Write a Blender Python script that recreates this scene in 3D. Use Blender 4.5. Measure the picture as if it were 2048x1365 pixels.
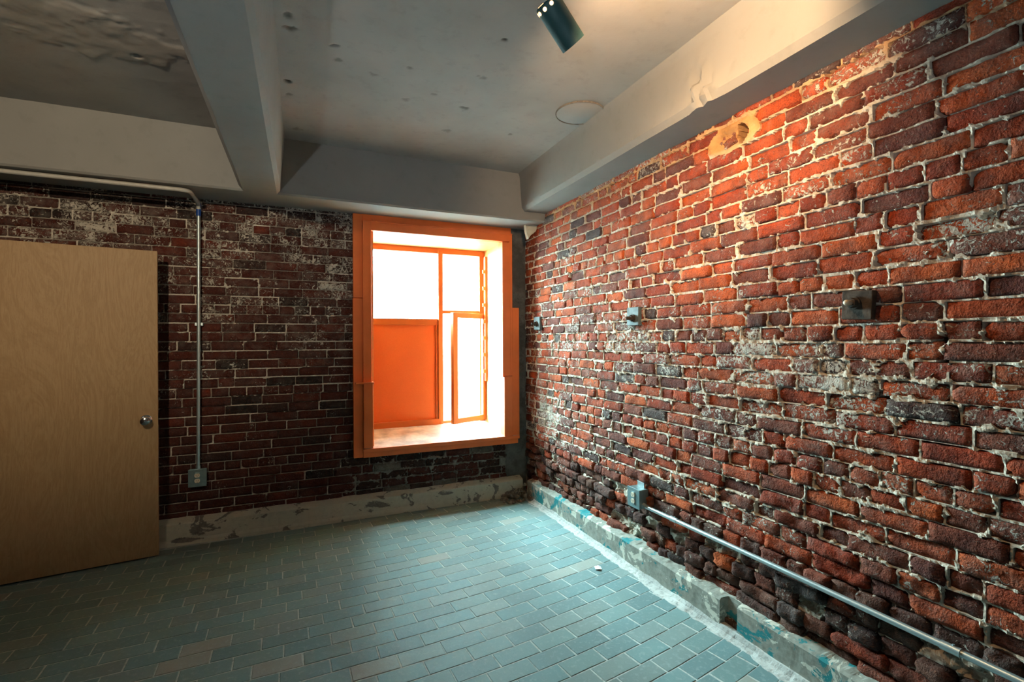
import bpy, bmesh, math, random
import numpy as np
from mathutils import Vector, Matrix

random.seed(7)
RNG = np.random.default_rng(11)
scene = bpy.context.scene
for o in list(bpy.data.objects):
    bpy.data.objects.remove(o, do_unlink=True)
COL = scene.collection

# ------------------------------------------------------------------ camera
F_PX, CX, CY, EYE = 963.0, 1024.0, 682.5, 1.42
CAM_ROWS = ((0.916255, 0.004386, -0.400571), (-0.400569, -0.001427, -0.916266), (-0.004591, 0.999989, 0.000449))
cam_data = bpy.data.cameras.new('camera')
cam_data.sensor_width = 36.0
cam_data.lens = 36.0 * F_PX / 2048.0
cam_data.clip_start = 0.02
cam = bpy.data.objects.new('camera', cam_data)
COL.objects.link(cam)
mw = Matrix(CAM_ROWS).to_4x4()
mw.translation = Vector((0, 0, EYE))
cam.matrix_world = mw
scene.camera = cam
CAM_M = np.array(CAM_ROWS)


def project(p):
    c = CAM_M.T @ (np.array(p) - np.array((0, 0, EYE)))
    if c[2] > -0.05:
        return None
    return CX + F_PX * c[0] / -c[2], CY - F_PX * c[1] / -c[2], -c[2]


# ------------------------------------------------------------------ sky, view
SKY_STRENGTH = 162.0
world = bpy.data.worlds.new('overcast_sky')
scene.world = world
world.use_nodes = True
bg = world.node_tree.nodes['Background']
bg.inputs[0].default_value = (0.64, 0.95, 1.0, 1)
bg.inputs[1].default_value = SKY_STRENGTH
scene.view_settings.view_transform = 'Standard'
scene.view_settings.look = 'None'
scene.view_settings.exposure = 0.0
scene.view_settings.gamma = 1.0
scene.view_settings.use_curve_mapping = False

# portal in the window opening: only guides the sky light through the opening
pd = bpy.data.lights.new('window_portal', 'AREA')
pd.shape = 'RECTANGLE'
pd.size, pd.size_y = 1.16, 1.75
pd.cycles.is_portal = True
po = bpy.data.objects.new('window_portal', pd)
COL.objects.link(po)
po.location = (1.125, 4.66, 1.47)
po.rotation_euler = (math.radians(-90), 0, 0)

# ------------------------------------------------------------------ dimensions
WX, WY = 1.93, 4.10            # right wall plane, back wall plane
LX, FY = -1.80, -2.60          # left wall, wall behind the camera
CEIL = 2.83
BACK_BEAM_Y, BACK_BEAM_Z = 3.69, 2.44
RIGHT_BEAM_X, RIGHT_BEAM_Z = 1.71, 2.515
OUT_Y = 4.60                   # plane of the outer window


# ------------------------------------------------------------------ numpy noise
def _hash(ix, iy, seed):
    h = (ix.astype(np.int64) * 374761393 + iy.astype(np.int64) * 668265263 + seed * 1274126177) & 0xffffffff
    h = ((h ^ (h >> 13)) * 1274126177) & 0xffffffff
    h = h ^ (h >> 16)
    return (h & 0xffff) / 65535.0


def vnoise(x, y, seed=0):
    x = np.asarray(x, float); y = np.asarray(y, float)
    ix = np.floor(x); iy = np.floor(y)
    fx = x - ix; fy = y - iy
    fx = fx * fx * (3 - 2 * fx); fy = fy * fy * (3 - 2 * fy)
    a = _hash(ix, iy, seed); b = _hash(ix + 1, iy, seed)
    c = _hash(ix, iy + 1, seed); d = _hash(ix + 1, iy + 1, seed)
    return (a + (b - a) * fx) * (1 - fy) + (c + (d - c) * fx) * fy


def fbm(x, y, seed=0, octv=4):
    t = 0; amp = 0.5; s = 0
    for k in range(octv):
        t = t + amp * vnoise(np.asarray(x) * 2 ** k + 17.3 * k, np.asarray(y) * 2 ** k + 9.1 * k, seed + k)
        s += amp; amp *= 0.5
    return t / s


def sstep(a, b, x):
    t = np.clip((x - a) / (b - a), 0, 1)
    return t * t * (3 - 2 * t)


# ------------------------------------------------------------------ object helpers
def link(name, me, mat=None, parent=None):
    o = bpy.data.objects.new(name, me)
    COL.objects.link(o)
    if mat is not None and me is not None and len(me.materials) == 0:
        me.materials.append(mat)
    if parent is not None:
        o.parent = parent
    return o


def tag(o, label=None, cat=None, group=None, kind=None):
    if label: o['label'] = label
    if cat: o['category'] = cat
    if group: o['group'] = group
    if kind: o['kind'] = kind
    return o


def empty(name, loc=(0, 0, 0)):
    o = bpy.data.objects.new(name, None)
    COL.objects.link(o)
    o.empty_display_size = 0.05
    o.location = loc
    return o


class MB:
    """collects shapes in one bmesh"""
    def __init__(self):
        self.bm = bmesh.new()

    def box(self, lo, hi, bevel=0.0, seg=2, rot=None):
        c = [(a + b) / 2 for a, b in zip(lo, hi)]
        s = [abs(b - a) for a, b in zip(lo, hi)]
        m = Matrix.Translation(c) @ (rot.to_4x4() if rot else Matrix()) @ Matrix.Diagonal((*s, 1))
        r = bmesh.ops.create_cube(self.bm, size=1.0, matrix=m)
        if bevel > 0:
            es = list({e for v in r['verts'] for e in v.link_edges})
            bmesh.ops.bevel(self.bm, geom=es, offset=bevel, segments=seg, affect='EDGES', profile=0.5)
        return self

    def cyl(self, a, b, r, r2=None, n=20, cap=True):
        a = Vector(a); b = Vector(b); d = b - a
        m = Matrix.Translation((a + b) / 2) @ d.to_track_quat('Z', 'Y').to_matrix().to_4x4()
        bmesh.ops.create_cone(self.bm, cap_ends=cap, segments=n, radius1=r, radius2=r if r2 is None else r2,
                              depth=d.length, matrix=m)
        return self

    def sphere(self, c, r, scale=(1, 1, 1), u=16, v=10):
        m = Matrix.Translation(c) @ Matrix.Diagonal((*scale, 1))
        bmesh.ops.create_uvsphere(self.bm, u_segments=u, v_segments=v, radius=r, matrix=m)
        return self

    def tube(self, pts, r, n=12):
        pts = [Vector(p) for p in pts]
        rings = []
        up = Vector((0.123, 0.345, 0.93)).normalized()
        for i, p in enumerate(pts):
            t = (pts[min(i + 1, len(pts) - 1)] - pts[max(i - 1, 0)]).normalized()
            a = t.cross(up).normalized(); b = t.cross(a)
            up = -b if False else up
            rings.append([self.bm.verts.new(p + a * r * math.cos(2 * math.pi * k / n) + b * r * math.sin(2 * math.pi * k / n)) for k in range(n)])
        for q in range(len(rings) - 1):
            for k in range(n):
                self.bm.faces.new((rings[q][k], rings[q][(k + 1) % n], rings[q + 1][(k + 1) % n], rings[q + 1][k]))
        self.bm.faces.new(rings[0]); self.bm.faces.new(rings[-1][::-1])
        return self

    def lathe(self, prof, a, axis, n=28):
        """profile (distance along axis, radius)"""
        ax = Vector(axis).normalized()
        q = ax.to_track_quat('Z', 'Y').to_matrix()
        rings = []
        for d, r in prof:
            rings.append([self.bm.verts.new(Vector(a) + q @ Vector((r * math.cos(2 * math.pi * k / n), r * math.sin(2 * math.pi * k / n), d))) for k in range(n)])
        for i in range(len(rings) - 1):
            for k in range(n):
                self.bm.faces.new((rings[i][k], rings[i][(k + 1) % n], rings[i + 1][(k + 1) % n], rings[i + 1][k]))
        return self

    def build(self, name, mat, parent=None, smooth=False):
        bmesh.ops.recalc_face_normals(self.bm, faces=self.bm.faces[:])
        me = bpy.data.meshes.new(name)
        self.bm.to_mesh(me); self.bm.free()
        if smooth:
            me.polygons.foreach_set('use_smooth', [True] * len(me.polygons))
            try:
                me.set_sharp_from_angle(angle=math.radians(38))
            except Exception:
                pass
        return link(name, me, mat, parent)


def np_mesh(name, verts, faces, smooth=False):
    me = bpy.data.meshes.new(name)
    verts = np.asarray(verts, np.float32); faces = np.asarray(faces, np.int32)
    k = faces.shape[1]
    me.vertices.add(len(verts)); me.vertices.foreach_set('co', verts.ravel())
    me.loops.add(faces.size); me.loops.foreach_set('vertex_index', faces.ravel())
    me.polygons.add(len(faces))
    me.polygons.foreach_set('loop_start', np.arange(0, faces.size, k, dtype=np.int32))
    me.polygons.foreach_set('loop_total', np.full(len(faces), k, np.int32))
    me.update(calc_edges=True)
    me.validate()
    me.polygons.foreach_set('use_smooth', [smooth] * len(me.polygons))
    return me


def grid_faces(nu, nv, off=0):
    i = np.arange(nu - 1)[:, None] * nv + np.arange(nv - 1)[None, :]
    i = i.ravel() + off
    return np.stack([i, i + nv, i + nv + 1, i + 1], 1)


def add_attr(me, name, values):
    a = me.attributes.new(name, 'FLOAT_COLOR', 'POINT')
    v = np.asarray(values, np.float32)
    a.data.foreach_set('color', v.ravel())


# ------------------------------------------------------------------ material helpers
class N:
    def __init__(self, name):
        self.m = bpy.data.materials.new(name); self.m.use_nodes = True
        self.t = self.m.node_tree; self.n = self.t.nodes; self.l = self.t.links
        self.b = self.n['Principled BSDF']; self.out = self.n['Material Output']
        self.pos = self.n.new('ShaderNodeNewGeometry').outputs['Position']

    def new(self, t, **kw):
        x = self.n.new(t)
        for k, v in kw.items(): setattr(x, k, v)
        return x

    def set(self, sock, v):
        if hasattr(v, 'is_output') or isinstance(v, bpy.types.NodeSocket): self.l.new(v, sock)
        elif isinstance(v, (tuple, list)) and len(v) == 3 and sock.type == 'RGBA': sock.default_value = (*v, 1)
        else: sock.default_value = v

    def noise(self, scale, detail=4, rough=0.55, dist=0.0, vec=None, sc3=None, off=(0, 0, 0)):
        x = self.new('ShaderNodeTexNoise')
        x.inputs['Scale'].default_value = scale; x.inputs['Detail'].default_value = detail
        x.inputs['Roughness'].default_value = rough; x.inputs['Distortion'].default_value = dist
        mp = self.new('ShaderNodeMapping')
        if sc3: mp.inputs['Scale'].default_value = sc3
        mp.inputs['Location'].default_value = off
        self.l.new(vec if vec is not None else self.pos, mp.inputs['Vector'])
        self.l.new(mp.outputs[0], x.inputs['Vector'])
        return x.outputs['Fac']

    def ramp(self, fac, *stops, interp='LINEAR'):
        r = self.new('ShaderNodeValToRGB'); r.color_ramp.interpolation = interp
        el = r.color_ramp.elements
        while len(el) < len(stops): el.new(0.5)
        for e, (p, c) in zip(el, stops):
            e.position = p; e.color = (*c, 1) if len(c) == 3 else c
        self.set(r.inputs[0], fac)
        return r.outputs[0]

    def rng(self, v, a, b, c=0.0, d=1.0):
        x = self.new('ShaderNodeMapRange'); x.clamp = True
        self.set(x.inputs[0], v)
        for i, q in enumerate((a, b, c, d)): self.set(x.inputs[i + 1], q)
        return x.outputs[0]

    def math(self, op, a, b=0.0, c=0.0):
        x = self.new('ShaderNodeMath', operation=op)
        self.set(x.inputs[0], a); self.set(x.inputs[1], b); self.set(x.inputs[2], c)
        return x.outputs[0]

    def mix(self, fac, a, b, mode='MIX'):
        x = self.new('ShaderNodeMix', data_type='RGBA', blend_type=mode)
        self.set(x.inputs[0], fac); self.set(x.inputs[6], a); self.set(x.inputs[7], b)
        return x.outputs[2]

    def bump(self, h, strength=0.3, dist=0.01):
        x = self.new('ShaderNodeBump'); x.inputs['Strength'].default_value = strength; x.inputs['Distance'].default_value = dist
        self.l.new(h, x.inputs['Height']); self.l.new(x.outputs[0], self.b.inputs['Normal'])

    def base(self, c): self.set(self.b.inputs['Base Color'], c)
    def rough(self, r): self.set(self.b.inputs['Roughness'], r)
    def metal(self, r): self.set(self.b.inputs['Metallic'], r)
    def spec(self, r): self.set(self.b.inputs['Specular IOR Level'], r)

    def tint(self, joined):
        """colour and paint amount: from the object colour, or from the mesh attribute of joined pieces"""
        if joined:
            a = self.new('ShaderNodeAttribute', attribute_name='tint')
            return a.outputs['Color'], a.outputs['Alpha']
        a = self.new('ShaderNodeObjectInfo')
        return a.outputs['Color'], a.outputs['Alpha']


def m_brick(name, joined, paint):
    k = N(name)
    col, amt = k.tint(joined)
    n1 = k.noise(9, 5, 0.6); n2 = k.noise(60, 4, 0.65); n3 = k.noise(170, 3, 0.6)
    c = k.mix(k.rng(n1, 0.35, 0.7), col, k.mix(0.75, col, (0.05, 0.022, 0.020)))
    c = k.mix(k.rng(n2, 0.55, 0.75, 0, 0.6), c, k.mix(0.5, c, (0.42, 0.13, 0.05)))
    c = k.mix(k.rng(n3, 0.52, 0.68, 0, 0.75), c, k.mix(0.82, c, (0.02, 0.012, 0.010)))
    # limewash and mortar film left on the face, amount per brick
    p1 = k.noise(46, 7, 0.70, 1.4); p2 = k.noise(7, 3, 0.5, off=(3, 1, 5))
    s = k.math('ADD', k.math('MULTIPLY', p1, 0.72), k.math('MULTIPLY', p2, 0.28))
    thr = k.rng(amt, 0.0, 1.0, 0.645, 0.43)
    fac = k.rng(s, thr, k.math('ADD', thr, 0.02))
    pc = k.mix(k.noise(45, 4, 0.6, off=(7, 2, 1)), paint, tuple(0.55 * q for q in paint))
    film = k.math('MULTIPLY', k.rng(k.noise(16, 5, 0.65, 0.5, off=(4, 8, 1)), 0.42, 0.72, 0.0, 0.55), k.rng(amt, 0.05, 0.8, 0.08, 1.0))
    c = k.mix(film, c, k.mix(0.55, c, pc))
    c = k.mix(fac, c, pc)
    k.base(c); k.rough(0.92); k.spec(0.15)
    h = k.math('ADD', k.math('MULTIPLY', n2, 1.0), k.math('MULTIPLY', n3, 0.5))
    h = k.math('ADD', h, k.math('MULTIPLY', fac, 0.35))
    k.bump(h, 1.0, 0.011)
    return k.m


def m_mortar(name, a, b, shade=None):
    k = N(name)
    n1 = k.noise(6, 4, 0.6); n2 = k.noise(50, 5, 0.65); n3 = k.noise(180, 3, 0.6)
    c = k.mix(k.rng(n1, 0.35, 0.68), a, b)
    c = k.mix(k.rng(n2, 0.5, 0.72, 0, 0.75), c, tuple(0.42 * q for q in b))
    if shade:
        at = k.new('ShaderNodeAttribute', attribute_name='cement')
        sp = k.new('ShaderNodeSeparateColor'); k.l.new(at.outputs['Color'], sp.inputs[0])
        c = k.mix(sp.outputs[0], c, k.mix(k.rng(n1, 0.4, 0.75), shade, tuple(2.2 * q for q in shade)))
    k.base(c); k.rough(0.95); k.spec(0.1)
    k.bump(k.math('ADD', n2, k.math('MULTIPLY', n3, 0.5)), 0.7, 0.005)
    return k.m


def m_floor_tile(name, joined):
    k = N(name)
    col, amt = k.tint(joined)
    n1 = k.noise(5, 4, 0.6); n2 = k.noise(40, 4, 0.65); n3 = k.noise(200, 2)
    c = k.mix(k.rng(n1, 0.3, 0.7, 0, 0.5), col, k.mix(0.6, col, (0.13, 0.17, 0.17)))
    c = k.mix(k.rng(n2, 0.52, 0.75, 0, 0.45), c, (0.36, 0.43, 0.425))
    k.base(c); k.rough(k.rng(n2, 0.3, 0.7, 0.5, 0.75)); k.spec(0.35)
    k.bump(k.math('ADD', n2, k.math('MULTIPLY', n3, 0.35)), 0.25, 0.003)
    return k.m


def m_plaster(name, base, dirt=0.35, attr=False):
    k = N(name)
    n1 = k.noise(1.7, 4, 0.6); n2 = k.noise(14, 5, 0.65); n3 = k.noise(120, 3)
    c = k.mix(k.rng(n1, 0.35, 0.7, 0, dirt), base, tuple(0.62 * q for q in base))
    c = k.mix(k.rng(n2, 0.55, 0.78, 0, dirt * 0.8), c, tuple(0.55 * q for q in base))
    if attr:
        a = k.new('ShaderNodeAttribute', attribute_name='stain')
        sp = k.new('ShaderNodeSeparateColor'); k.l.new(a.outputs['Color'], sp.inputs[0])
        c = k.mix(sp.outputs[0], c, (0.03, 0.026, 0.022))
        c = k.mix(sp.outputs[1], c, (0.30, 0.25, 0.20))
    k.base(c); k.rough(0.85); k.spec(0.2)
    k.bump(k.math('ADD', n2, k.math('MULTIPLY', n3, 0.3)), 0.25, 0.004)
    return k.m


def m_peeling(name, concrete, paint, under, lo, hi, stretch=(1, 1, 1), off=(0, 0, 0), scale=9.0):
    """concrete kerb with paint that has flaked off"""
    k = N(name)
    n1 = k.noise(scale, 8, 0.66, 0.9, sc3=stretch, off=off); n2 = k.noise(35, 5, 0.65); n4 = k.noise(6.5, 7, 0.66, 0.8, off=(5, 9, 2))
    c = k.mix(k.rng(n2, 0.4, 0.7), concrete, tuple(0.6 * q for q in concrete))
    c = k.mix(k.rng(n4, hi - 0.02, hi + 0.01), c, under)
    pf = k.rng(n1, lo, lo + 0.012)
    pc = k.mix(k.rng(n2, 0.45, 0.75, 0, 0.4), paint, tuple(0.6 * q for q in paint))
    c = k.mix(pf, c, pc)
    k.base(c); k.rough(0.8); k.spec(0.25)
    k.bump(k.math('ADD', k.math('MULTIPLY', pf, 0.8), k.math('MULTIPLY', n2, 0.6)), 0.5, 0.004)
    return k.m


def m_simple(name, col, rough=0.5, metal=0.0, var=0.25, scale=25, bump=0.1, spec=0.4, alt=None):
    k = N(name)
    n1 = k.noise(scale, 5, 0.6); n2 = k.noise(scale * 6, 3)
    c = k.mix(k.rng(n1, 0.35, 0.7, 0, var), col, alt if alt else tuple(0.45 * q for q in col))
    k.base(c); k.rough(k.rng(n1, 0.3, 0.7, rough * 0.85, min(1, rough * 1.15))); k.metal(metal); k.spec(spec)
    k.bump(k.math('ADD', n1, k.math('MULTIPLY', n2, 0.4)), bump, 0.003)
    return k.m


def m_paint_orange(name, col, worn):
    k = N(name)
    n1 = k.noise(3, 4, 0.6); n2 = k.noise(60, 4, 0.6); n3 = k.noise(22, 5, 0.7, 0.8)
    c = k.mix(k.rng(n1, 0.35, 0.7, 0, 0.5), col, tuple(0.6 * q for q in col))
    c = k.mix(k.rng(n3, 0.70, 0.74, 0, 0.7), c, worn)
    k.base(c); k.rough(0.45); k.spec(0.35)
    k.bump(n2, 0.12, 0.002)
    return k.m


def m_plywood(name):
    k = N(name)
    w = k.noise(2.2, 5, 0.6, 1.6, sc3=(2.2, 2.2, 0.55)); f = k.noise(40, 4, 0.6, sc3=(4, 4, 0.35)); g = k.noise(90, 3, 0.7)
    rings = k.math('FRACT', k.math('MULTIPLY', w, 9.0))
    rr = k.rng(k.math('ABSOLUTE', k.math('SUBTRACT', rings, 0.5)), 0.0, 0.5)
    c = k.mix(rr, (0.38, 0.252, 0.13), (0.325, 0.207, 0.10))
    c = k.mix(k.rng(f, 0.45, 0.75, 0, 0.5), c, (0.25, 0.15, 0.07))
    c = k.mix(k.rng(g, 0.62, 0.75, 0, 0.5), c, (0.20, 0.12, 0.06))
    k.base(c); k.rough(0.55); k.spec(0.3); k.bump(f, 0.08, 0.002)
    return k.m


def m_emit(name, col, s):
    k = N(name)
    k.base((0, 0, 0)); k.set(k.b.inputs['Emission Color'], col); k.b.inputs['Emission Strength'].default_value = s
    return k.m


def m_glass(name):
    k = N(name)
    tr = k.new('ShaderNodeBsdfTransparent'); tr.inputs[0].default_value = (0.96, 0.985, 0.98, 1)
    gl = k.new('ShaderNodeBsdfGlossy'); gl.inputs['Roughness'].default_value = 0.03
    lw = k.new('ShaderNodeLayerWeight'); lw.inputs[0].default_value = 0.5
    fr = k.math('ADD', 0.03, k.math('MULTIPLY', k.math('POWER', lw.outputs['Facing'], 5.0), 0.6))
    dn = k.rng(k.noise(14, 4), 0.4, 0.8, 0.0, 0.06)
    mx = k.new('ShaderNodeMixShader')
    k.l.new(k.math('ADD', fr, dn), mx.inputs[0]); k.l.new(tr.outputs[0], mx.inputs[1]); k.l.new(gl.outputs[0], mx.inputs[2])
    k.l.new(mx.outputs[0], k.out.inputs['Surface'])
    return k.m


def m_panel(name):
    """painted board, made slightly translucent so that daylight brightens it"""
    k = N(name)
    n1 = k.noise(5, 4); n2 = k.noise(160, 3, 0.7)
    c = k.mix(k.rng(n1, 0.35, 0.7, 0, 0.35), (0.60, 0.13, 0.028), (0.50, 0.10, 0.02))
    c = k.mix(k.rng(n2, 0.4, 0.7, 0, 0.3), c, (0.7, 0.2, 0.06))
    k.base(c); k.rough(0.6); k.spec(0.2)
    t = k.new('ShaderNodeBsdfTranslucent'); t.inputs[0].default_value = (0.62, 0.14, 0.035, 1)
    mx = k.new('ShaderNodeMixShader'); mx.inputs[0].default_value = 0.06  # translucency added to make the solid board glow
    k.l.new(k.b.outputs[0], mx.inputs[1]); k.l.new(t.outputs[0], mx.inputs[2]); k.l.new(mx.outputs[0], k.out.inputs['Surface'])
    return k.m


M = {}
M['brick_r'] = m_brick('red_brick', False, (0.72, 0.66, 0.58))
M['brick_rj'] = m_brick('red_brick_joined', True, (0.72, 0.66, 0.58))
M['brick_b'] = m_brick('dark_brick', False, (0.70, 0.65, 0.56))
M['brick_bj'] = m_brick('dark_brick_joined', True, (0.70, 0.65, 0.56))
M['mortar_r'] = m_mortar('lime_mortar', (0.66, 0.58, 0.48), (0.50, 0.44, 0.36), (0.30, 0.165, 0.07))
M['mortar_b'] = m_mortar('grey_mortar', (0.62, 0.57, 0.49), (0.46, 0.42, 0.36), (0.085, 0.082, 0.075))
M['tile'] = m_floor_tile('floor_brick', False)
M['tilej'] = m_floor_tile('floor_brick_joined', True)
M['grout'] = m_mortar('floor_grout', (0.48, 0.53, 0.51), (0.36, 0.39, 0.38))
M['ceiling'] = m_plaster('ceiling_plaster', (0.335, 0.325, 0.31), 0.5, True)
M['beam'] = m_plaster('beam_plaster', (0.26, 0.26, 0.25), 0.3)
M['wall_plain'] = m_plaster('plain_plaster', (0.09, 0.06, 0.05), 0.4)
M['base_b'] = m_peeling('baseboard_cream', (0.20, 0.185, 0.165), (0.52, 0.50, 0.40), (0.30, 0.29, 0.24), 0.425, 0.62, (1, 1, 1.6), (0.4, 0, 0), 4.5)
M['base_r'] = m_peeling('baseboard_teal', (0.30, 0.31, 0.27), (0.58, 0.58, 0.50), (0.02, 0.20, 0.22), 0.565, 0.56, (1, 1, 1), (2, 4, 1))
M['dust'] = m_mortar('cement_dust', (0.55, 0.57, 0.55), (0.36, 0.37, 0.355))
M['orange'] = m_paint_orange('orange_paint', (0.90, 0.19, 0.04), (0.25, 0.08, 0.03))
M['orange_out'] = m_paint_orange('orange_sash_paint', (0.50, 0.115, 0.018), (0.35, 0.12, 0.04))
M['panel'] = m_panel('orange_panel_sheet')
M['reveal'] = m_simple('reveal_paint', (0.72, 0.36, 0.13), 0.5, 0, 0.3, 6)
M['sill_top'] = m_simple('worn_sill_paint', (0.80, 0.74, 0.66), 0.35, 0, 0.85, 7, 0.1, 0.5, alt=(0.16, 0.14, 0.13))
M['glass'] = m_glass('window_glass')
M['ply'] = m_plywood('birch_veneer')
M['ply_edge'] = m_simple('door_edge_wood', (0.24, 0.15, 0.07), 0.6)
M['chrome'] = m_simple('chrome', (0.75, 0.76, 0.78), 0.12, 1.0, 0.1)
M['galv'] = m_simple('galvanised_steel', (0.50, 0.60, 0.62), 0.38, 0.75, 0.3, 30)
M['conduit_paint'] = m_simple('painted_conduit', (0.45, 0.44, 0.40), 0.5, 0.1, 0.3, 30)
M['blue'] = m_simple('blue_tape', (0.01, 0.06, 0.28), 0.4, 0, 0.2)
M['box_steel'] = m_simple('outlet_box_steel', (0.26, 0.38, 0.40), 0.4, 0.6, 0.35, 30)
M['ivory'] = m_simple('ivory_plastic', (0.72, 0.66, 0.52), 0.4, 0, 0.15)
M['black'] = m_simple('black_slot', (0.01, 0.01, 0.01), 0.6)
M['rust'] = m_simple('rusty_iron', (0.070, 0.046, 0.028), 0.8, 0.1, 0.8, 30, 0.6, alt=(0.014, 0.011, 0.009))
M['plate_grey'] = m_simple('grey_iron', (0.10, 0.135, 0.14), 0.7, 0.0, 0.5, 25, 0.2)
M['bolt_pale'] = m_simple('worn_bolt', (0.55, 0.48, 0.36), 0.5, 0.4, 0.5, 40)
M['can'] = m_simple('teal_enamel', (0.022, 0.075, 0.08), 0.6, 0.1, 0.15, 20)
M['can_in'] = m_simple('lamp_reflector', (0.7, 0.65, 0.55), 0.3, 0.8)
M['glow'] = m_emit('lamp_glow', (1.0, 0.50, 0.20), 7.0)
M['paper'] = m_simple('white_paper', (0.85, 0.86, 0.84), 0.8, 0, 0.1)
M['ground'] = m_simple('pale_concrete_ground', (0.62, 0.62, 0.60), 0.9, 0, 0.2, 2)
M['daylight_block'] = m_mortar('daylight_block_grey', (0.26, 0.29, 0.30), (0.20, 0.22, 0.23))  # for the added wall outside that blocks daylight
M['chunk'] = m_plaster('loose_plaster', (0.60, 0.57, 0.46), 0.35)
M['rubble'] = m_mortar('rubble', (0.24, 0.215, 0.18), (0.12, 0.10, 0.09))


# ------------------------------------------------------------------ masonry
def brick_mesh(name, length, height, depth, nx, ny, rough, seed, edge=0.003, knock=0.3):
    """one brick, rough front face on +y, origin at the centre of the front face"""
    r = random.Random(seed)
    xs = np.linspace(-length / 2, length / 2, nx); zs = np.linspace(-height / 2, height / 2, ny)
    X, Z = np.meshgrid(xs, zs, indexing='ij')
    nn = fbm(X * 38 + seed * 7.7, Z * 38 + seed * 3.1, seed, 3) - 0.5
    big = fbm(X * 11 + seed * 5.1, Z * 15 + seed * 1.7, seed + 50, 2) - 0.5
    ex = np.minimum(X + length / 2, length / 2 - X); ez = np.minimum(Z + height / 2, height / 2 - Z)
    e = np.minimum(ex, ez)
    Y = rough * (nn * 1.3 + big * 1.6) - edge * (1 - sstep(0, 0.008, e))
    wob = 0.0022 + rough * 0.30
    jx = (fbm(Z * 60 + 3, X * 18, seed + 9, 2) - 0.5) * wob * 2; jz = (fbm(X * 55, Z * 18 + 5, seed + 21, 3) - 0.5) * wob * 2
    # knocked-off corners
    cut = np.zeros_like(X)
    for cxs in (-1, 1):
        for czs in (-1, 1):
            if r.random() < knock:
                q = r.uniform(0.006, 0.018)
                dd = (length / 2 - cxs * X) + (height / 2 - czs * Z)
                k = np.clip((q - dd) / q, 0, 1)
                X = X - cxs * k * q * 0.5; Z = Z - czs * k * q * 0.5; Y = Y - k * 0.008
    V = [np.stack([X + jx, Y, Z + jz], -1).reshape(-1, 3)]
    Fq = [grid_faces(nx, ny)[:, ::-1]]
    ring = [i * ny for i in range(nx)] + [(nx - 1) * ny + j for j in range(1, ny)] + [i * ny + ny - 1 for i in range(nx - 2, -1, -1)] + [j for j in range(ny - 2, 0, -1)]
    base = V[0][ring].copy(); base[:, 1] = -depth
    off = len(V[0]); V.append(base); L = len(ring)
    Fq.append(np.array([[ring[i], ring[(i + 1) % L], off + (i + 1) % L, off + i] for i in range(L)]))
    v = np.concatenate(V); f = np.concatenate(Fq)
    me = np_mesh(name, v, f, smooth=False)
    bm = bmesh.new(); bm.from_mesh(me); bmesh.ops.recalc_face_normals(bm, faces=bm.faces[:]); bm.to_mesh(me); bm.free()
    # the open back points away; front must look along +y
    avg = sum((p.normal.y * p.area for p in me.polygons))
    if avg < 0:
        me.flip_normals()
    me.polygons.foreach_set('use_smooth', [True] * len(me.polygons))
    return me


def mesh_arrays(me):
    v = np.empty(len(me.vertices) * 3, np.float32); me.vertices.foreach_get('co', v)
    f = np.empty(len(me.loops), np.int32); me.loops.foreach_get('vertex_index', f)
    return v.reshape(-1, 3), f.reshape(-1, 4)


def layout_wall(length, height, course, joint, header_rows, header_rate, seed, z_wob, skew=None):
    """rows of bricks: list of [u0, u1, z0, z1]"""
    r = random.Random(seed); out = []
    n = int(math.ceil(height / course))
    for i in range(n):
        z0 = i * course + joint / 2; z1 = (i + 1) * course - joint / 2
        u = -r.uniform(0, 0.10) - (0.107 if i % 2 else 0.0)
        hdr = i in header_rows
        while u < length:
            if hdr: w = r.gauss(0.0985, 0.004)
            elif r.random() < header_rate: w = r.gauss(0.099, 0.008)
            else: w = r.gauss(0.203, 0.007)
            w = max(0.05, w)
            a, b = u, u + w
            u = b + joint + r.uniform(-0.002, 0.003)
            a2, b2 = max(a, 0.0), min(b, length)
            if b2 - a2 < 0.03: continue
            dz = z_wob * r.uniform(-1, 1)
            out.append([a2, b2, z0 + dz, z1 + dz + r.uniform(-0.004, 0.002)])
    return out


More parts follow.
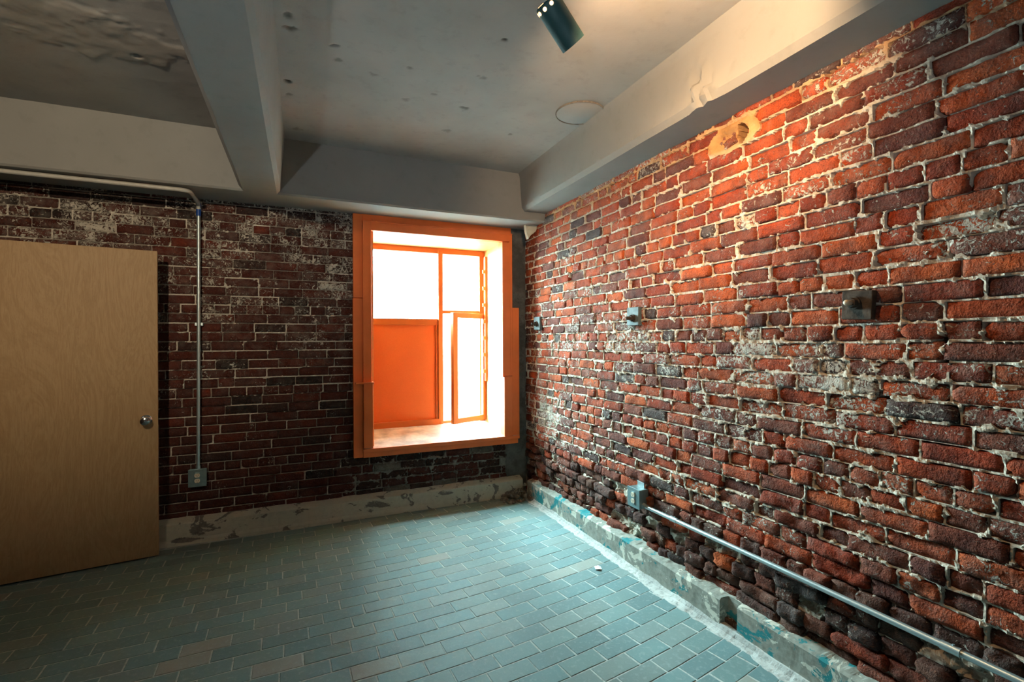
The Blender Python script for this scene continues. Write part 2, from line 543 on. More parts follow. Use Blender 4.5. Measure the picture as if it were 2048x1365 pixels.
def masonry(name, wall, bricks, to_world, rotz, meshes, mat, matj, limit, visible):
    """bricks: dicts u0,u1,z0,z1,out,tint,paint,tilt,yaw,v. The ones that show largest become single parts."""
    for b in bricks:
        c = to_world((b['u0'] + b['u1']) / 2, (b['z0'] + b['z1']) / 2, b['out'])
        b['c'] = c; b['area'] = 0.0
        p = project(c)
        if p and -25 < p[0] < 2073 and -25 < p[1] < 1390 and visible(*p[:2]):
            q = project(to_world(b['u0'], b['z0'], 0)); s = project(to_world(b['u1'], b['z1'], 0))
            if q and s: b['area'] = abs(q[0] - s[0]) * abs(q[1] - s[1])
    bricks.sort(key=lambda b: -b['area'])
    single = [b for b in bricks if b['area'] > 0][:limit]
    ids = set(id(b) for b in single)
    rest = [b for b in bricks if id(b) not in ids]
    R = Matrix.Rotation(rotz, 4, 'Z')

    def matrix(b, me_l, me_h):
        sx = (b['u1'] - b['u0']) / me_l; sz = (b['z1'] - b['z0']) / me_h
        loc = Matrix.Translation(b['c'])
        rot = R @ Matrix.Rotation(b['tilt'], 4, 'Y') @ Matrix.Rotation(b['yaw'], 4, 'Z')
        return loc @ rot @ Matrix.Diagonal((sx * b['flip'], 1.0, sz, 1)) if b['flip'] > 0 else loc @ rot @ Matrix.Rotation(math.pi, 4, 'Y') @ Matrix.Diagonal((sx, 1.0, sz, 1))

    def pick(b):
        key = 'long' if b['u1'] - b['u0'] > 0.145 else 'short'
        if b.get('eroded'): key += '_worn'
        lst = meshes[key]
        return lst[b['v'] % len(lst)]

    for b in single:
        me, l, h = pick(b)
        o = bpy.data.objects.new('brick', me)
        COL.objects.link(o); o.parent = wall
        o.matrix_world = matrix(b, l, h)
        o.color = (*b['tint'], b['paint'])
    vs, fs, cs, off = [], [], [], 0
    for b in rest:
        me, l, h = pick(b)
        if me.name not in CACHE: CACHE[me.name] = mesh_arrays(me)
        v, f = CACHE[me.name]
        mat4 = np.array(matrix(b, l, h))
        w = v @ mat4[:3, :3].T + mat4[:3, 3]
        vs.append(w); fs.append(f + off); off += len(v)
        cs.append(np.tile(np.array([*b['tint'], b['paint']], np.float32), (len(v), 1)))
    if vs:
        me = np_mesh(name + '_bricks', np.concatenate(vs), np.concatenate(fs), smooth=True)
        add_attr(me, 'tint', np.concatenate(cs))
        o = link('remaining_bricks', me, matj, wall)
        o['kind'] = 'stuff'
    return single, rest


CACHE = {}


def edge_distance(U, Z, bricks):
    """distance inside the nearest brick from its edge (negative = joint)"""
    d = np.full(U.shape, -0.004)
    us = U[:, 0]; zs = Z[0, :]
    for b in bricks:
        i0, i1 = np.searchsorted(us, (b['u0'], b['u1'])); j0, j1 = np.searchsorted(zs, (b['z0'], b['z1']))
        if i1 <= i0 or j1 <= j0: continue
        uu = us[i0:i1, None]; zz = zs[None, j0:j1]
        dd = np.minimum(np.minimum(uu - b['u0'], b['u1'] - uu), np.minimum(zz - b['z0'], b['z1'] - zz))
        d[i0:i1, j0:j1] = np.maximum(d[i0:i1, j0:j1], dd)
    return d


def blob(U, Z, u, z, ru, rz):
    return np.exp(-(((U - u) / ru) ** 2 + ((Z - z) / rz) ** 2))


# ------------------------------------------------------------------ right wall
def paint_field_right(y, z):
    """where the right wall keeps limewash and smeared mortar (y along the wall, z height)"""
    p = 0.20 + 0.35 * sstep(2.38, 2.47, z) + 0 * y
    p = p + 0.30 * blob(y, z, 3.35, 1.48, 0.85, 0.33)
    p = p + 0.35 * blob(y, z, 2.45, 1.38, 0.55, 0.20)
    p = p + 0.40 * blob(y, z, 1.45, 1.30, 0.32, 0.10)
    p = p + 0.45 * blob(y, z, 1.00, 1.22, 0.45, 0.15)
    p = p + 0.45 * blob(y, z, 0.85, 1.72, 0.28, 0.12)
    p = p + 0.45 * blob(y, z, 1.22, 2.12, 0.22, 0.12)
    p = p + 0.30 * blob(y, z, 1.02, 2.36, 0.20, 0.09)
    p = p + 0.55 * blob(y, z, 1.66, 1.62, 0.06, 0.55)
    p = p + 0.35 * blob(y, z, 1.78, 1.05, 0.22, 0.22)
    p = p + 0.35 * blob(y, z, 1.15, 0.90, 0.25, 0.12)
    p = p + 0.50 * blob(y, z, 3.70, 0.75, 0.45, 0.22)
    p = p + 0.30 * blob(y, z, 1.80, 0.62, 0.5, 0.10)
    return p


def build_right_wall():
    length = WY - FY
    r = random.Random(5)
    rows = layout_wall(length, 2.60, 0.0672, 0.0105, {4, 12, 13, 21, 29}, 0.30, 31, 0.0028)
    bricks = []
    hole = (WY - 1.715, 2.405)
    for (u0, u1, z0, z1) in rows:
        uc, zc = (u0 + u1) / 2, (z0 + z1) / 2
        y = WY - uc
        if abs(uc - hole[0]) < 0.125 and abs(zc - hole[1]) < 0.055: continue
        low = zc < 0.42 + 0.10 * vnoise(np.array(uc * 3.0), np.array(0.5), 3)
        if low and r.random() < 0.10: continue
        pf = float(paint_field_right(np.array(y), np.array(zc)))
        t = r.random()
        warm = [(0.50, 0.078, 0.018), (0.42, 0.062, 0.017), (0.54, 0.100, 0.024), (0.35, 0.050, 0.018), (0.45, 0.080, 0.025)][r.randrange(5)]
        dull = [(0.21, 0.052, 0.030), (0.25, 0.065, 0.038), (0.17, 0.050, 0.038)][r.randrange(3)]
        dark = [(0.075, 0.042, 0.040), (0.10, 0.075, 0.07)][r.randrange(2)]
        pd_ = 0.20 + 0.35 * pf + (0.30 if low else 0) + (0.12 if zc < 0.8 else 0)
        c = dark if t < 0.035 + (0.05 if low else 0) else dull if t < pd_ else warm
        if low and r.random() < 0.6: c = [(0.16, 0.065, 0.045), (0.20, 0.065, 0.04), (0.12, 0.06, 0.05)][r.randrange(3)]
        j = r.uniform(0.88, 1.12)
        paint = min(1.0, max(0.0, 0.06 + pf * r.uniform(0.55, 1.2)))
        if r.random() < 0.22: paint *= 0.3
        b = dict(u0=u0, u1=u1, z0=z0, z1=z1, tint=tuple(j * q for q in c), paint=paint, v=r.randrange(999),
                 flip=r.choice((1, -1)), out=r.gauss(0, 0.0032), tilt=r.gauss(0, 0.008), yaw=r.gauss(0, 0.016))
        if low:
            b['out'] = r.gauss(0.000, 0.011); b['tilt'] = r.gauss(0, 0.035); b['yaw'] = r.gauss(0, 0.06); b['eroded'] = True
        elif zc < 0.75:
            b['out'] = r.gauss(-0.002, 0.006); b['eroded'] = r.random() < 0.6
        if r.random() < 0.04: b['out'] -= 0.010
        if low and u1 - u0 > 0.15 and r.random() < 0.6:
            k_ = r.uniform(0.35, 0.65); um = u0 + (u1 - u0) * k_
            b2 = dict(b); b['u1'] = um - 0.004; b2['u0'] = um + 0.004; b2['out'] = r.gauss(0.0, 0.012); b2['yaw'] = r.gauss(0, 0.08); b2['v'] = r.randrange(999)
            b2['tint'] = tuple(r.uniform(0.5, 1.1) * q for q in b['tint'][:1]) + b['tint'][1:]
            b2['z0'] -= r.uniform(-0.006, 0.004)
            bricks.append(b2)
        bricks.append(b)
    # broken pieces inside the hole near the beam
    for (dy, dz, w, hh, o_) in ((0.080, 0.010, 0.06, 0.034, -0.004), (0.018, -0.020, 0.070, 0.036, 0.004), (0.020, 0.024, 0.055, 0.026, -0.010)):
        uc = hole[0] - dy; zc = hole[1] + dz
        bricks.append(dict(u0=uc - w / 2, u1=uc + w / 2, z0=zc - hh / 2, z1=zc + hh / 2, tint=(0.30, 0.09, 0.05), paint=0.35, v=r.randrange(99),
                           flip=1, out=o_, tilt=r.uniform(-0.5, 0.5), yaw=r.uniform(-0.2, 0.2), eroded=True))
    # mortar bed
    step = 0.0062; y_end = 0.30
    nu = int((WY - y_end) / step) + 1; nz = int(2.56 / step) + 1
    us = np.linspace(0, WY - y_end, nu); zs = np.linspace(0, 2.56, nz)
    U, Z = np.meshgrid(us, zs, indexing='ij'); Y = WY - U
    d = edge_distance(U, Z, bricks)
    n1 = fbm(U * 22, Z * 26, 1, 4); n2 = fbm(U * 70, Z * 75, 8, 3); n0 = fbm(U * 4, Z * 5, 20, 3)
    P = paint_field_right(Y, Z)
    low = sstep(0.62, 0.36, Z + 0.15 * (n0 - 0.5))
    joint = -0.0035 + 0.010 * (n1 - 0.5) + 0.006 * (n2 - 0.5) - low * (0.010 + 0.035 * sstep(0.40, 0.62, n1))
    n3 = fbm(U * 48, Z * 52, 33, 4)
    drive = 0.50 * P + 0.60 * np.exp(-np.maximum(d, 0) / 0.006) + 1.3 * (n1 - 0.5) + 1.6 * (n3 - 0.5) + 0.25 * (n0 - 0.5)
    smear = sstep(0.64, 0.92, drive - 0.45 * low)
    m = np.where(d <= 0, joint, -0.030) + smear * np.where(d <= 0, 0.006, 0.0335) + 0.003 * (n2 - 0.5) * smear
    # small voids where mortar has dropped out
    rr = random.Random(77)
    for _ in range(230):
        b = rr.choice(bricks); u = b['u0'] - 0.004 if rr.random() < 0.7 else rr.uniform(b['u0'], b['u1']); z = rr.uniform(b['z0'], b['z1']) if rr.random() < 0.7 else b['z0'] - 0.004
        m = m - 0.09 * np.exp(-(((U - u) / rr.uniform(0.007, 0.018)) ** 2 + ((Z - z) / rr.uniform(0.008, 0.020)) ** 2) ** 2)
    # the torn-out hole and the collar of mortar around it
    rad = np.sqrt(((U - hole[0]) / 0.155) ** 2 + ((Z - hole[1]) / 0.070) ** 2) + 0.35 * (fbm(U * 16, Z * 16, 44, 3) - 0.5)
    m = np.where((rad < 1.0), np.maximum(m, 0.0), m) + 0.006 * np.exp(-((rad - 0.85) / 0.25) ** 2) - 0.010 * sstep(0.8, 0.4, rad)
    pit = np.sqrt(((U - hole[0] - 0.052) / 0.030) ** 2 + ((Z - hole[1] - 0.002) / 0.046) ** 2) + 0.5 * (fbm(U * 40, Z * 40, 45, 3) - 0.5)
    m = m - 0.15 * sstep(1.0, 0.86, pit)
    m[:, -1] = -0.01
    Xw = WX - m
    front = np.stack([Xw, Y, Z], -1).reshape(-1, 3)
    faces = [grid_faces(nu, nz)[:, ::-1]]
    verts = [front]; off = len(front)
    # wall body behind the mortar bed and the plain rest of the wall towards the camera side
    def slab(lo, hi):
        nonlocal off
        x0, y0, z0 = lo; x1, y1, z1 = hi
        v = np.array([(x0, y0, z0), (x1, y0, z0), (x1, y1, z0), (x0, y1, z0), (x0, y0, z1), (x1, y0, z1), (x1, y1, z1), (x0, y1, z1)])
        f = np.array([(0, 3, 2, 1), (4, 5, 6, 7), (0, 1, 5, 4), (1, 2, 6, 5), (2, 3, 7, 6), (3, 0, 4, 7)]) + off
        verts.append(v); faces.append(f); off += 8
    slab((WX + 0.19, FY - 0.2, -0.1), (WX + 0.40, WY + 0.9, CEIL + 0.1))
    slab((WX + 0.008, FY, 0.0), (WX + 0.22, y_end + 0.01, 2.56))
    slab((WX + 0.005, FY, 2.55), (WX + 0.22, WY, CEIL + 0.05))
    me = np_mesh('wall_right', np.concatenate(verts), np.concatenate(faces), smooth=False)
    ca = np.zeros((off, 4), np.float32); ca[:, 3] = 1
    ca[:len(front), 0] = np.clip(0.8 * sstep(2.36, 2.46, Z + 0.10 * (n0 - 0.5)) + 0.75 * sstep(1.15, 0.9, rad), 0, 1).ravel()
    add_attr(me, 'cement', ca)
    wall = link('wall_right', me, M['mortar_r'])
    tag(wall, 'weathered orange-red brick wall with pale crumbling mortar right of the window', 'wall', kind='structure')
    meshes = {'long': [], 'short': [], 'long_worn': [], 'short_worn': []}
    for i in range(14):
        for key, l in (('long', 0.203), ('short', 0.099)):
            meshes[key].append((brick_mesh('brick_' + key, l, 0.0567, 0.055, 13 if key == 'long' else 7, 5, 0.0052, 100 + i * 2 + (l < 0.15)), l, 0.0567))
            meshes[key + '_worn'].append((brick_mesh('brick_worn_' + key, l, 0.0567, 0.055, 13 if key == 'long' else 8, 5, 0.014, 300 + i * 2 + (l < 0.15)), l, 0.0567))
    for lst in meshes.values():
        for me_, _, _ in lst: me_.materials.append(M['brick_r'])
    masonry('wall_right', wall, bricks, lambda u, z, o: Vector((WX - o, WY - u, z)), math.pi / 2, meshes, M['brick_r'], M['brick_rj'], 300,
            lambda x, y: True)
    return wall


# ------------------------------------------------------------------ back wall
WIN_U0, WIN_U1, WIN_Z0, WIN_Z1 = 0.53 - LX, 1.72 - LX, 0.53, 2.345   # rough opening in wall coordinates


def paint_field_back(x, z):
    p = 0.20 + 0.26 * sstep(1.35, 1.75, z)
    p = p + 0.25 * blob(x, z, 0.28, 2.0, 0.18, 0.6)
    p = p + 0.30 * blob(x, z, -1.0, 2.2, 0.5, 0.22)
    p = p + 0.25 * blob(x, z, 0.0, 1.42, 0.35, 0.10)
    p = p - 0.10 * sstep(1.1, 0.9, z)
    return p


def build_back_wall():
    length = WX - LX
    r = random.Random(15)
    rows = layout_wall(length, 2.55, 0.0678, 0.0082, {7, 15, 24, 33}, 0.07, 23, 0.001)
    bricks = []
    for (u0, u1, z0, z1) in rows:
        uc, zc = (u0 + u1) / 2, (z0 + z1) / 2; x = LX + uc
        # window opening
        if z1 > WIN_Z0 and z0 < WIN_Z1 and u1 > WIN_U0 and u0 < WIN_U1:
            if u0 < WIN_U0 - 0.03: u1 = WIN_U0 - 0.004
            elif u1 > WIN_U1 + 0.03: u0 = WIN_U1 + 0.004
            else: continue
        uc = (u0 + u1) / 2; x = LX + uc
        if x > 1.72 and zc > 0.30: continue                       # rendered corner strip
        pf = float(paint_field_back(np.array(x), np.array(zc)))
        under = x > 0.33 and zc < 0.53
        t = r.random()
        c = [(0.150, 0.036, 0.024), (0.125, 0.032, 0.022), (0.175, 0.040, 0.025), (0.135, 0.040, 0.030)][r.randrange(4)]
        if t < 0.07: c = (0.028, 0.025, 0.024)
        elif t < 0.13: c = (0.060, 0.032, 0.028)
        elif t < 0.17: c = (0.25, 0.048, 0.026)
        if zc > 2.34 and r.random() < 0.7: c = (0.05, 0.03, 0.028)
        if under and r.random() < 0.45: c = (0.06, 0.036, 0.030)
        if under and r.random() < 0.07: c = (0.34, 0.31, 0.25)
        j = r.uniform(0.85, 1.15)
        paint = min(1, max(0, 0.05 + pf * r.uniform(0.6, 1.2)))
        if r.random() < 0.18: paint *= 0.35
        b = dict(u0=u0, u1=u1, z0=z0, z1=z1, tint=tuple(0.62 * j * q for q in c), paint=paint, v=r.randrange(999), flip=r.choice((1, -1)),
                 out=r.gauss(0, 0.0014), tilt=r.gauss(0, 0.003), yaw=r.gauss(0, 0.006))
        if under: b['out'] = r.gauss(-0.003, 0.004)
        bricks.append(b)
    step = 0.0075
    nu = int(length / step) + 1; nz = int(2.50 / step) + 1
    us = np.linspace(0, length, nu); zs = np.linspace(0, 2.50, nz)
    U, Z = np.meshgrid(us, zs, indexing='ij'); X = LX + U
    d = edge_distance(U, Z, bricks)
    n1 = fbm(U * 22, Z * 26, 61, 4); n2 = fbm(U * 80, Z * 80, 68, 3); n0 = fbm(U * 5, Z * 6, 70, 3)
    P = paint_field_back(X, Z)
    under = sstep(0.27, 0.36, X + 0.10 * (n0 - 0.5)) * sstep(0.56, 0.50, Z)
    strip = sstep(1.71, 1.75, X + 0.03 * (n1 - 0.5))
    n3 = fbm(U * 50, Z * 55, 83, 4)
    drive = 0.40 * P + 0.45 * np.exp(-np.maximum(d, 0) / 0.005) + 0.9 * (n1 - 0.5) + 1.6 * (n3 - 0.5) + 0.2 * (n0 - 0.5) + 0.42 * under + 1.6 * strip
    smear = sstep(0.66, 0.95, drive)
    joint = -0.0022 + 0.005 * (n1 - 0.5) + 0.003 * (n2 - 0.5)
    m = np.where(d <= 0, joint, -0.020) + smear * np.where(d <= 0, 0.004, 0.0225) + 0.0025 * (n2 - 0.5) * smear
    m = m + 0.018 * strip * (n0 - 0.2) + 0.012 * strip * (n1 - 0.5)
    m[:, -1] = -0.02
    front = np.stack([X, WY - m, Z], -1).reshape(-1, 3)
    f = grid_faces(nu, nz)
    # cut the opening
    cu = (us[:-1] + us[1:]) / 2; cz = (zs[:-1] + zs[1:]) / 2
    keep = ~(((cu[:, None] > WIN_U0) & (cu[:, None] < WIN_U1)) & ((cz[None, :] > WIN_Z0) & (cz[None, :] < WIN_Z1)))
    f = f[keep.ravel()]
    verts = [front]; faces = [f]; off = len(front)

    def slab(lo, hi):
        nonlocal off
        x0, y0, z0 = lo; x1, y1, z1 = hi
        v = np.array([(x0, y0, z0), (x1, y0, z0), (x1, y1, z0), (x0, y1, z0), (x0, y0, z1), (x1, y0, z1), (x1, y1, z1), (x0, y1, z1)])
        q = np.array([(0, 3, 2, 1), (4, 5, 6, 7), (0, 1, 5, 4), (1, 2, 6, 5), (2, 3, 7, 6), (3, 0, 4, 7)]) + off
        verts.append(v); faces.append(q); off += 8
    xa, xb = LX + WIN_U0, LX + WIN_U1
    ya, yb = WY + 0.06, WY + 0.62
    slab((LX - 1.4, ya, -0.1), (xa, yb, CEIL + 0.1)); slab((xb, ya, -0.1), (WX + 0.2, yb, CEIL + 0.1))
    slab((xa, ya, -0.1), (xb, yb, WIN_Z0)); slab((xa, ya, WIN_Z1), (xb, yb, CEIL + 0.1))
    slab((LX, WY + 0.004, 2.49), (WX, WY + 0.07, CEIL + 0.05))
    slab((LX - 1.4, WY - 0.005, -0.1), (LX, WY + 0.07, CEIL + 0.1))
    me = np_mesh('wall_back', np.concatenate(verts), np.concatenate(faces))
    ca = np.zeros((off, 4), np.float32); ca[:, 3] = 1
    ca[:len(front), 0] = np.clip(strip + 0.75 * under, 0, 1).ravel()
    add_attr(me, 'cement', ca)
    wall = link('wall_back', me, M['mortar_b'])
    tag(wall, 'dark red brick wall with grey joints holding the orange window', 'wall', kind='structure')
    meshes = {'long': [], 'short': []}
    for i in range(10):
        for key, l in (('long', 0.203), ('short', 0.099)):
            meshes[key].append((brick_mesh('dark_brick_' + key, l, 0.0596, 0.04, 9 if key == 'long' else 5, 4, 0.0022, 500 + i * 2 + (l < 0.15), 0.0015, 0.12), l, 0.0596))
    for lst in meshes.values():
        for me_, _, _ in lst: me_.materials.append(M['brick_b'])

    def vis(x, y):
        if x < 317 and y > 495: return False
        return True
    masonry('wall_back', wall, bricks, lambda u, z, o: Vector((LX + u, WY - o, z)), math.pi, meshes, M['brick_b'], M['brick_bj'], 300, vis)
    return wall


wall_right = build_right_wall()
wall_back = build_back_wall()

# plain walls behind and left of the camera; the left one has the doorway of the open door
w = MB().box((LX - 0.2, FY, -0.1), (LX, 2.80, CEIL + 0.1)).box((LX - 0.2, 2.80, 2.06), (LX, 3.735, CEIL + 0.1)).box((LX - 0.2, 3.735, -0.1), (LX, WY + 0.02, CEIL + 0.1))
tag(w.build('wall_left', M['wall_plain']), 'plain plaster wall with the doorway left of the open plywood door', 'wall', kind='structure')
w = MB().box((LX - 1.4, 2.3, -0.1), (LX - 1.2, 4.2, CEIL)).box((LX - 1.4, 2.3, -0.1), (LX - 0.2, 2.5, CEIL)).box((LX - 1.4, 2.3, 2.6), (LX - 0.1, 4.2, CEIL))
tag(w.build('wall_corridor', M['wall_plain']), 'dim corridor walls beyond the doorway left of the door', 'wall', kind='structure')
w = MB().box((LX - 0.2, FY - 0.2, -0.1), (WX + 0.3, FY, CEIL + 0.1))
tag(w.build('wall_front', M['wall_plain']), 'plain plaster wall behind the viewer', 'wall', kind='structure')


# ------------------------------------------------------------------ floor of brick pavers
def row_bend(x):
    return 0.03 * x + 0.06 * max(0.0, x - 0.3) ** 2


def build_floor():
    fl = MB().box((LX - 1.4, FY - 0.1, -0.12), (WX + 0.38, WY + 0.6, -0.0014)).build('floor', M['grout'])
    tag(fl, 'blue-grey brick paver floor laid in running bond', 'floor', kind='structure')
    r = random.Random(3)
    tl, tw = 0.203, 0.1
    L0, W0 = tl - 0.0055, tw - 0.0055
    metas = []
    for i in range(10):
        bm = bmesh.new()
        q = random.Random(900 + i)
        x, y, e = L0 / 2, W0 / 2, 0.0022
        top = []; mid = []; bot = []
        pts = [(-x, -y), (0, -y), (x, -y), (x, y), (0, y), (-x, y)]
        for (a, b) in pts:
            a += q.uniform(-0.0012, 0.0012); b += q.uniform(-0.0012, 0.0012)
            sx = (a - math.copysign(e, a)) if abs(a) > 0.01 else a
            top.append(bm.verts.new((sx, b - math.copysign(e, b), q.uniform(-0.0006, 0.0006))))
            mid.append(bm.verts.new((a, b, -0.0016))); bot.append(bm.verts.new((a, b, -0.03)))
        bm.faces.new((top[0], top[1], top[4], top[5])); bm.faces.new((top[1], top[2], top[3], top[4]))
        for k in range(6):
            bm.faces.new((mid[k], mid[(k + 1) % 6], top[(k + 1) % 6], top[k])); bm.faces.new((bot[k], bot[(k + 1) % 6], mid[(k + 1) % 6], mid[k]))
        me = bpy.data.meshes.new('floor_paver'); bm.to_mesh(me); bm.free(); me.materials.append(M['tile'])
        metas.append(me)
    tiles = []
    nrow = int((WY - FY) / tw) + 2
    for i in range(nrow):
        y0 = WY - 0.05 - i * tw
        x = LX - r.uniform(0.0, 0.06) - (tl / 2 if i % 2 else 0)
        while x < WX + 0.05:
            xc = x + tl / 2
            yy = y0 + row_bend(xc) - 0.10
            if FY < yy < WY - 0.02 and LX - 0.05 < xc < WX + 0.03:
                sl = 0.03 + 0.12 * max(0.0, xc - 0.3)
                c = [(0.142, 0.238, 0.242), (0.130, 0.228, 0.238), (0.152, 0.244, 0.243), (0.168, 0.232, 0.226), (0.120, 0.200, 0.208)][r.randrange(5)]
                if r.random() < 0.025: c = (0.26, 0.28, 0.25)
                j = r.uniform(0.92, 1.08)
                tiles.append(dict(c=Vector((xc, yy, 0.0003 + r.gauss(0, 0.0003))), a=math.atan(sl), m=metas[r.randrange(10)], t=tuple(j * q for q in c), flip=r.random() < 0.5,
                                  tx=r.gauss(0, 0.002), ty=r.gauss(0, 0.0015)))
            x += tl
    for t in tiles:
        p = project(t['c']); t['area'] = 0
        if p and -20 < p[0] < 2068 and 950 < p[1] < 1400:
            if not (p[0] < 317 and p[1] < 1172 - 0.19 * p[0]): t['area'] = 1 / p[2] ** 3
    tiles.sort(key=lambda t: -t['area'])

    def mtx(t):
        return Matrix.Translation(t['c']) @ Matrix.Rotation(t['a'] + (math.pi if t['flip'] else 0), 4, 'Z') @ Matrix.Rotation(t['tx'], 4, 'X') @ Matrix.Rotation(t['ty'], 4, 'Y')
    n = 0; bm = bmesh.new()
    lay = bm.verts.layers.float_color.new('tint')
    for t in tiles:
        if t['area'] > 0 and n < 300:
            o = bpy.data.objects.new('floor_paver', t['m']); COL.objects.link(o); o.parent = fl
            o.matrix_world = mtx(t); o.color = (*t['t'], 0); n += 1
        else:
            k = len(bm.verts); tmp = t['m'].copy(); tmp.transform(mtx(t)); bm.from_mesh(tmp)
            bm.verts.ensure_lookup_table()
            for v in bm.verts[k:]: v[lay] = (*t['t'], 0)
            bpy.data.meshes.remove(tmp)
    me = bpy.data.meshes.new('remaining_pavers'); bm.to_mesh(me); bm.free()
    o = link('remaining_pavers', me, M['tilej'], fl); o['kind'] = 'stuff'
    return fl


floor = build_floor()


# ------------------------------------------------------------------ ceiling and beams
def build_ceiling():
    step = 0.009
    y0, y1 = 0.9, WY
    nx = int((WX - LX) / step) + 1; ny = int((y1 - y0) / step) + 1
    xs = np.linspace(LX, WX, nx); ys = np.linspace(y0, y1, ny)
    X, Y = np.meshgrid(xs, ys, indexing='ij')
    n0 = fbm(X * 2.2, Y * 2.2, 5, 4); n1 = fbm(X * 14, Y * 14, 9, 4)
    h = 0.006 * (n0 - 0.5) + 0.0022 * (n1 - 0.5)
    nf = fbm(X * 45, Y * 45, 19, 3)
    st = np.zeros(X.shape); st2 = np.zeros(X.shape)
    for (px, py, rad, dp, s) in ((0.157, 2.437, 0.022, 0.03, 1.0), (0.52, 2.488, 0.018, 0.004, 0.45), (0.893, 2.42, 0.032, 0.004, 0.40), (0.905, 2.788, 0.035, 0.005, 0.6),
                             (0.903, 3.129, 0.045, 0.004, 0.40), (1.314, 3.023, 0.025, 0.004, 0.45), (-0.063, 2.872, 0.020, 0.012, 0.9), (-0.05, 2.292, 0.03, 0.006, 0.7), (-0.04, 2.38, 0.03, 0.006, 0.5),
                             (0.879, 2.077, 0.014, 0.006, 0.8), (0.56, 2.824, 0.03, 0.003, 0.3), (0.706, 2.70, 0.02, 0.003, 0.35), (0.35, 2.62, 0.03, 0.003, 0.35), (0.18, 2.56, 0.03, 0.003, 0.5),
                             (-0.06, 3.02, 0.03, 0.003, 0.5), (0.0, 3.5, 0.05, 0.004, 0.4)):
        d = np.sqrt((X - px) ** 2 + ((Y - py) * 1.3) ** 2) / (0.75 * rad) + 2.2 * (nf - 0.5)
        k = sstep(1.25, 0.5, d); h = h + dp * k; st = np.maximum(st, s * k)
    # rough patch in the left bay
    d = np.sqrt(((X + 0.92) / 0.34) ** 2 + ((Y - 2.80) / 0.20) ** 2) + 1.3 * (n0 - 0.5) + 0.9 * (n1 - 0.5)
    k = sstep(1.1, 0.8, d); h = h - 0.004 * k + 0.006 * k * (n1 - 0.5)
    d2 = np.sqrt(((X + 0.80) / 0.5) ** 2 + ((Y - 2.35) / 0.28) ** 2) + 0.9 * (n1 - 0.5)
    h = h + 0.010 * sstep(1.0, 0.3, d2) * (n1 - 0.5)
    st2 = np.maximum(st2, 0.35 * k)
    d = np.sqrt((X + 0.735) ** 2 + (Y - 2.90) ** 2) / 0.018
    h = h + 0.02 * sstep(1.2, 0.6, d); st = np.maximum(st, sstep(1.2, 0.6, d))
    front = np.stack([X, Y, CEIL + h], -1).reshape(-1, 3)
    f = grid_faces(nx, ny)[:, ::-1]
    off = len(front)
    v2 = np.array([(LX, FY, CEIL), (WX, FY, CEIL), (WX, y0, CEIL), (LX, y0, CEIL), (LX - 1.4, FY - 0.2, CEIL + 0.1), (WX + 0.3, FY - 0.2, CEIL + 0.1), (WX + 0.3, WY + 0.6, CEIL + 0.1), (LX - 1.4, WY + 0.6, CEIL + 0.1)])
    f2 = np.array([(0, 3, 2, 1), (4, 5, 6, 7)]) + off
    me = np_mesh('ceiling', np.concatenate([front, v2]), np.concatenate([f, f2]), smooth=True)
    sa = np.zeros((off + 8, 4), np.float32); sa[:off, 0] = st.ravel(); sa[:off, 1] = st2.ravel(); sa[:, 3] = 1
    add_attr(me, 'stain', sa)
    c = link('ceiling', me, M['ceiling'])
    tag(c, 'grey plaster ceiling with concrete beams and small dark pits', 'ceiling', kind='structure')
    return c


ceiling = build_ceiling()


def beam(profile, axis, a, b, n, amp, seed, extra=None):
    """rounded profile swept along X or Y, with slight unevenness"""
    P = []
    k = len(profile)
    for i in range(k):
        p0 = Vector(profile[i]); p1 = Vector(profile[(i + 1) % k])
        m = max(2, int((p1 - p0).length / 0.02))
        for j in range(m): P.append(p0.lerp(p1, j / m))
    ts = np.linspace(a, b, n); K = len(P)
    pv = np.array([(p[0], p[1]) for p in P])
    T = np.repeat(ts[:, None], K, 1); A = np.repeat(pv[None, :, 0], n, 0); B = np.repeat(pv[None, :, 1], n, 0)
    q = (fbm(T * 2.5 + seed, (A + B) * 6, seed, 4) - 0.5) * amp * 2
    q2 = (fbm(T * 2.5 + seed + 40, (A - B) * 6, seed + 3, 4) - 0.5) * amp * 2
    A = A + q; B = B + q2
    if extra: A, B = extra(T, A, B)
    v = np.stack([T, A, B] if axis == 'X' else [A, T, B], -1).reshape(-1, 3)
    faces = []
    for i in range(n - 1):
        for j in range(K):
            j2 = (j + 1) % K
            faces.append((i * K + j, i * K + j2, (i + 1) * K + j2, (i + 1) * K + j))
    me = np_mesh('beam', v, faces, smooth=True)
    bm = bmesh.new(); bm.from_mesh(me); bmesh.ops.recalc_face_normals(bm, faces=bm.faces[:]); bm.to_mesh(me); bm.free()
    me.polygons.foreach_set('use_smooth', [True] * len(me.polygons))
    try: me.set_sharp_from_angle(angle=math.radians(30))
    except Exception: pass
    return link('beam', me, M['beam'], ceiling)


zt = CEIL + 0.03
o = beam([(BACK_BEAM_Y, zt), (BACK_BEAM_Y, BACK_BEAM_Z + 0.012), (BACK_BEAM_Y + 0.012, BACK_BEAM_Z), (WY + 0.03, BACK_BEAM_Z + 0.02), (WY + 0.03, zt)], 'X', LX, WX, 120, 0.003, 2)
o['label'] = 'concrete beam above the window'


def spall(T, A, B):
    # bulge of broken plaster on the beam face, near the torn-out hole
    w = np.exp(-((T - 1.70) / 0.07) ** 2 - ((B - 2.57) / 0.10) ** 2)
    nn = fbm(T * 30, B * 30, 91, 3)
    on = (A < RIGHT_BEAM_X + 0.03)
    A = A - np.where(on, w * (nn - 0.35) * 0.10, 0)
    return A, B


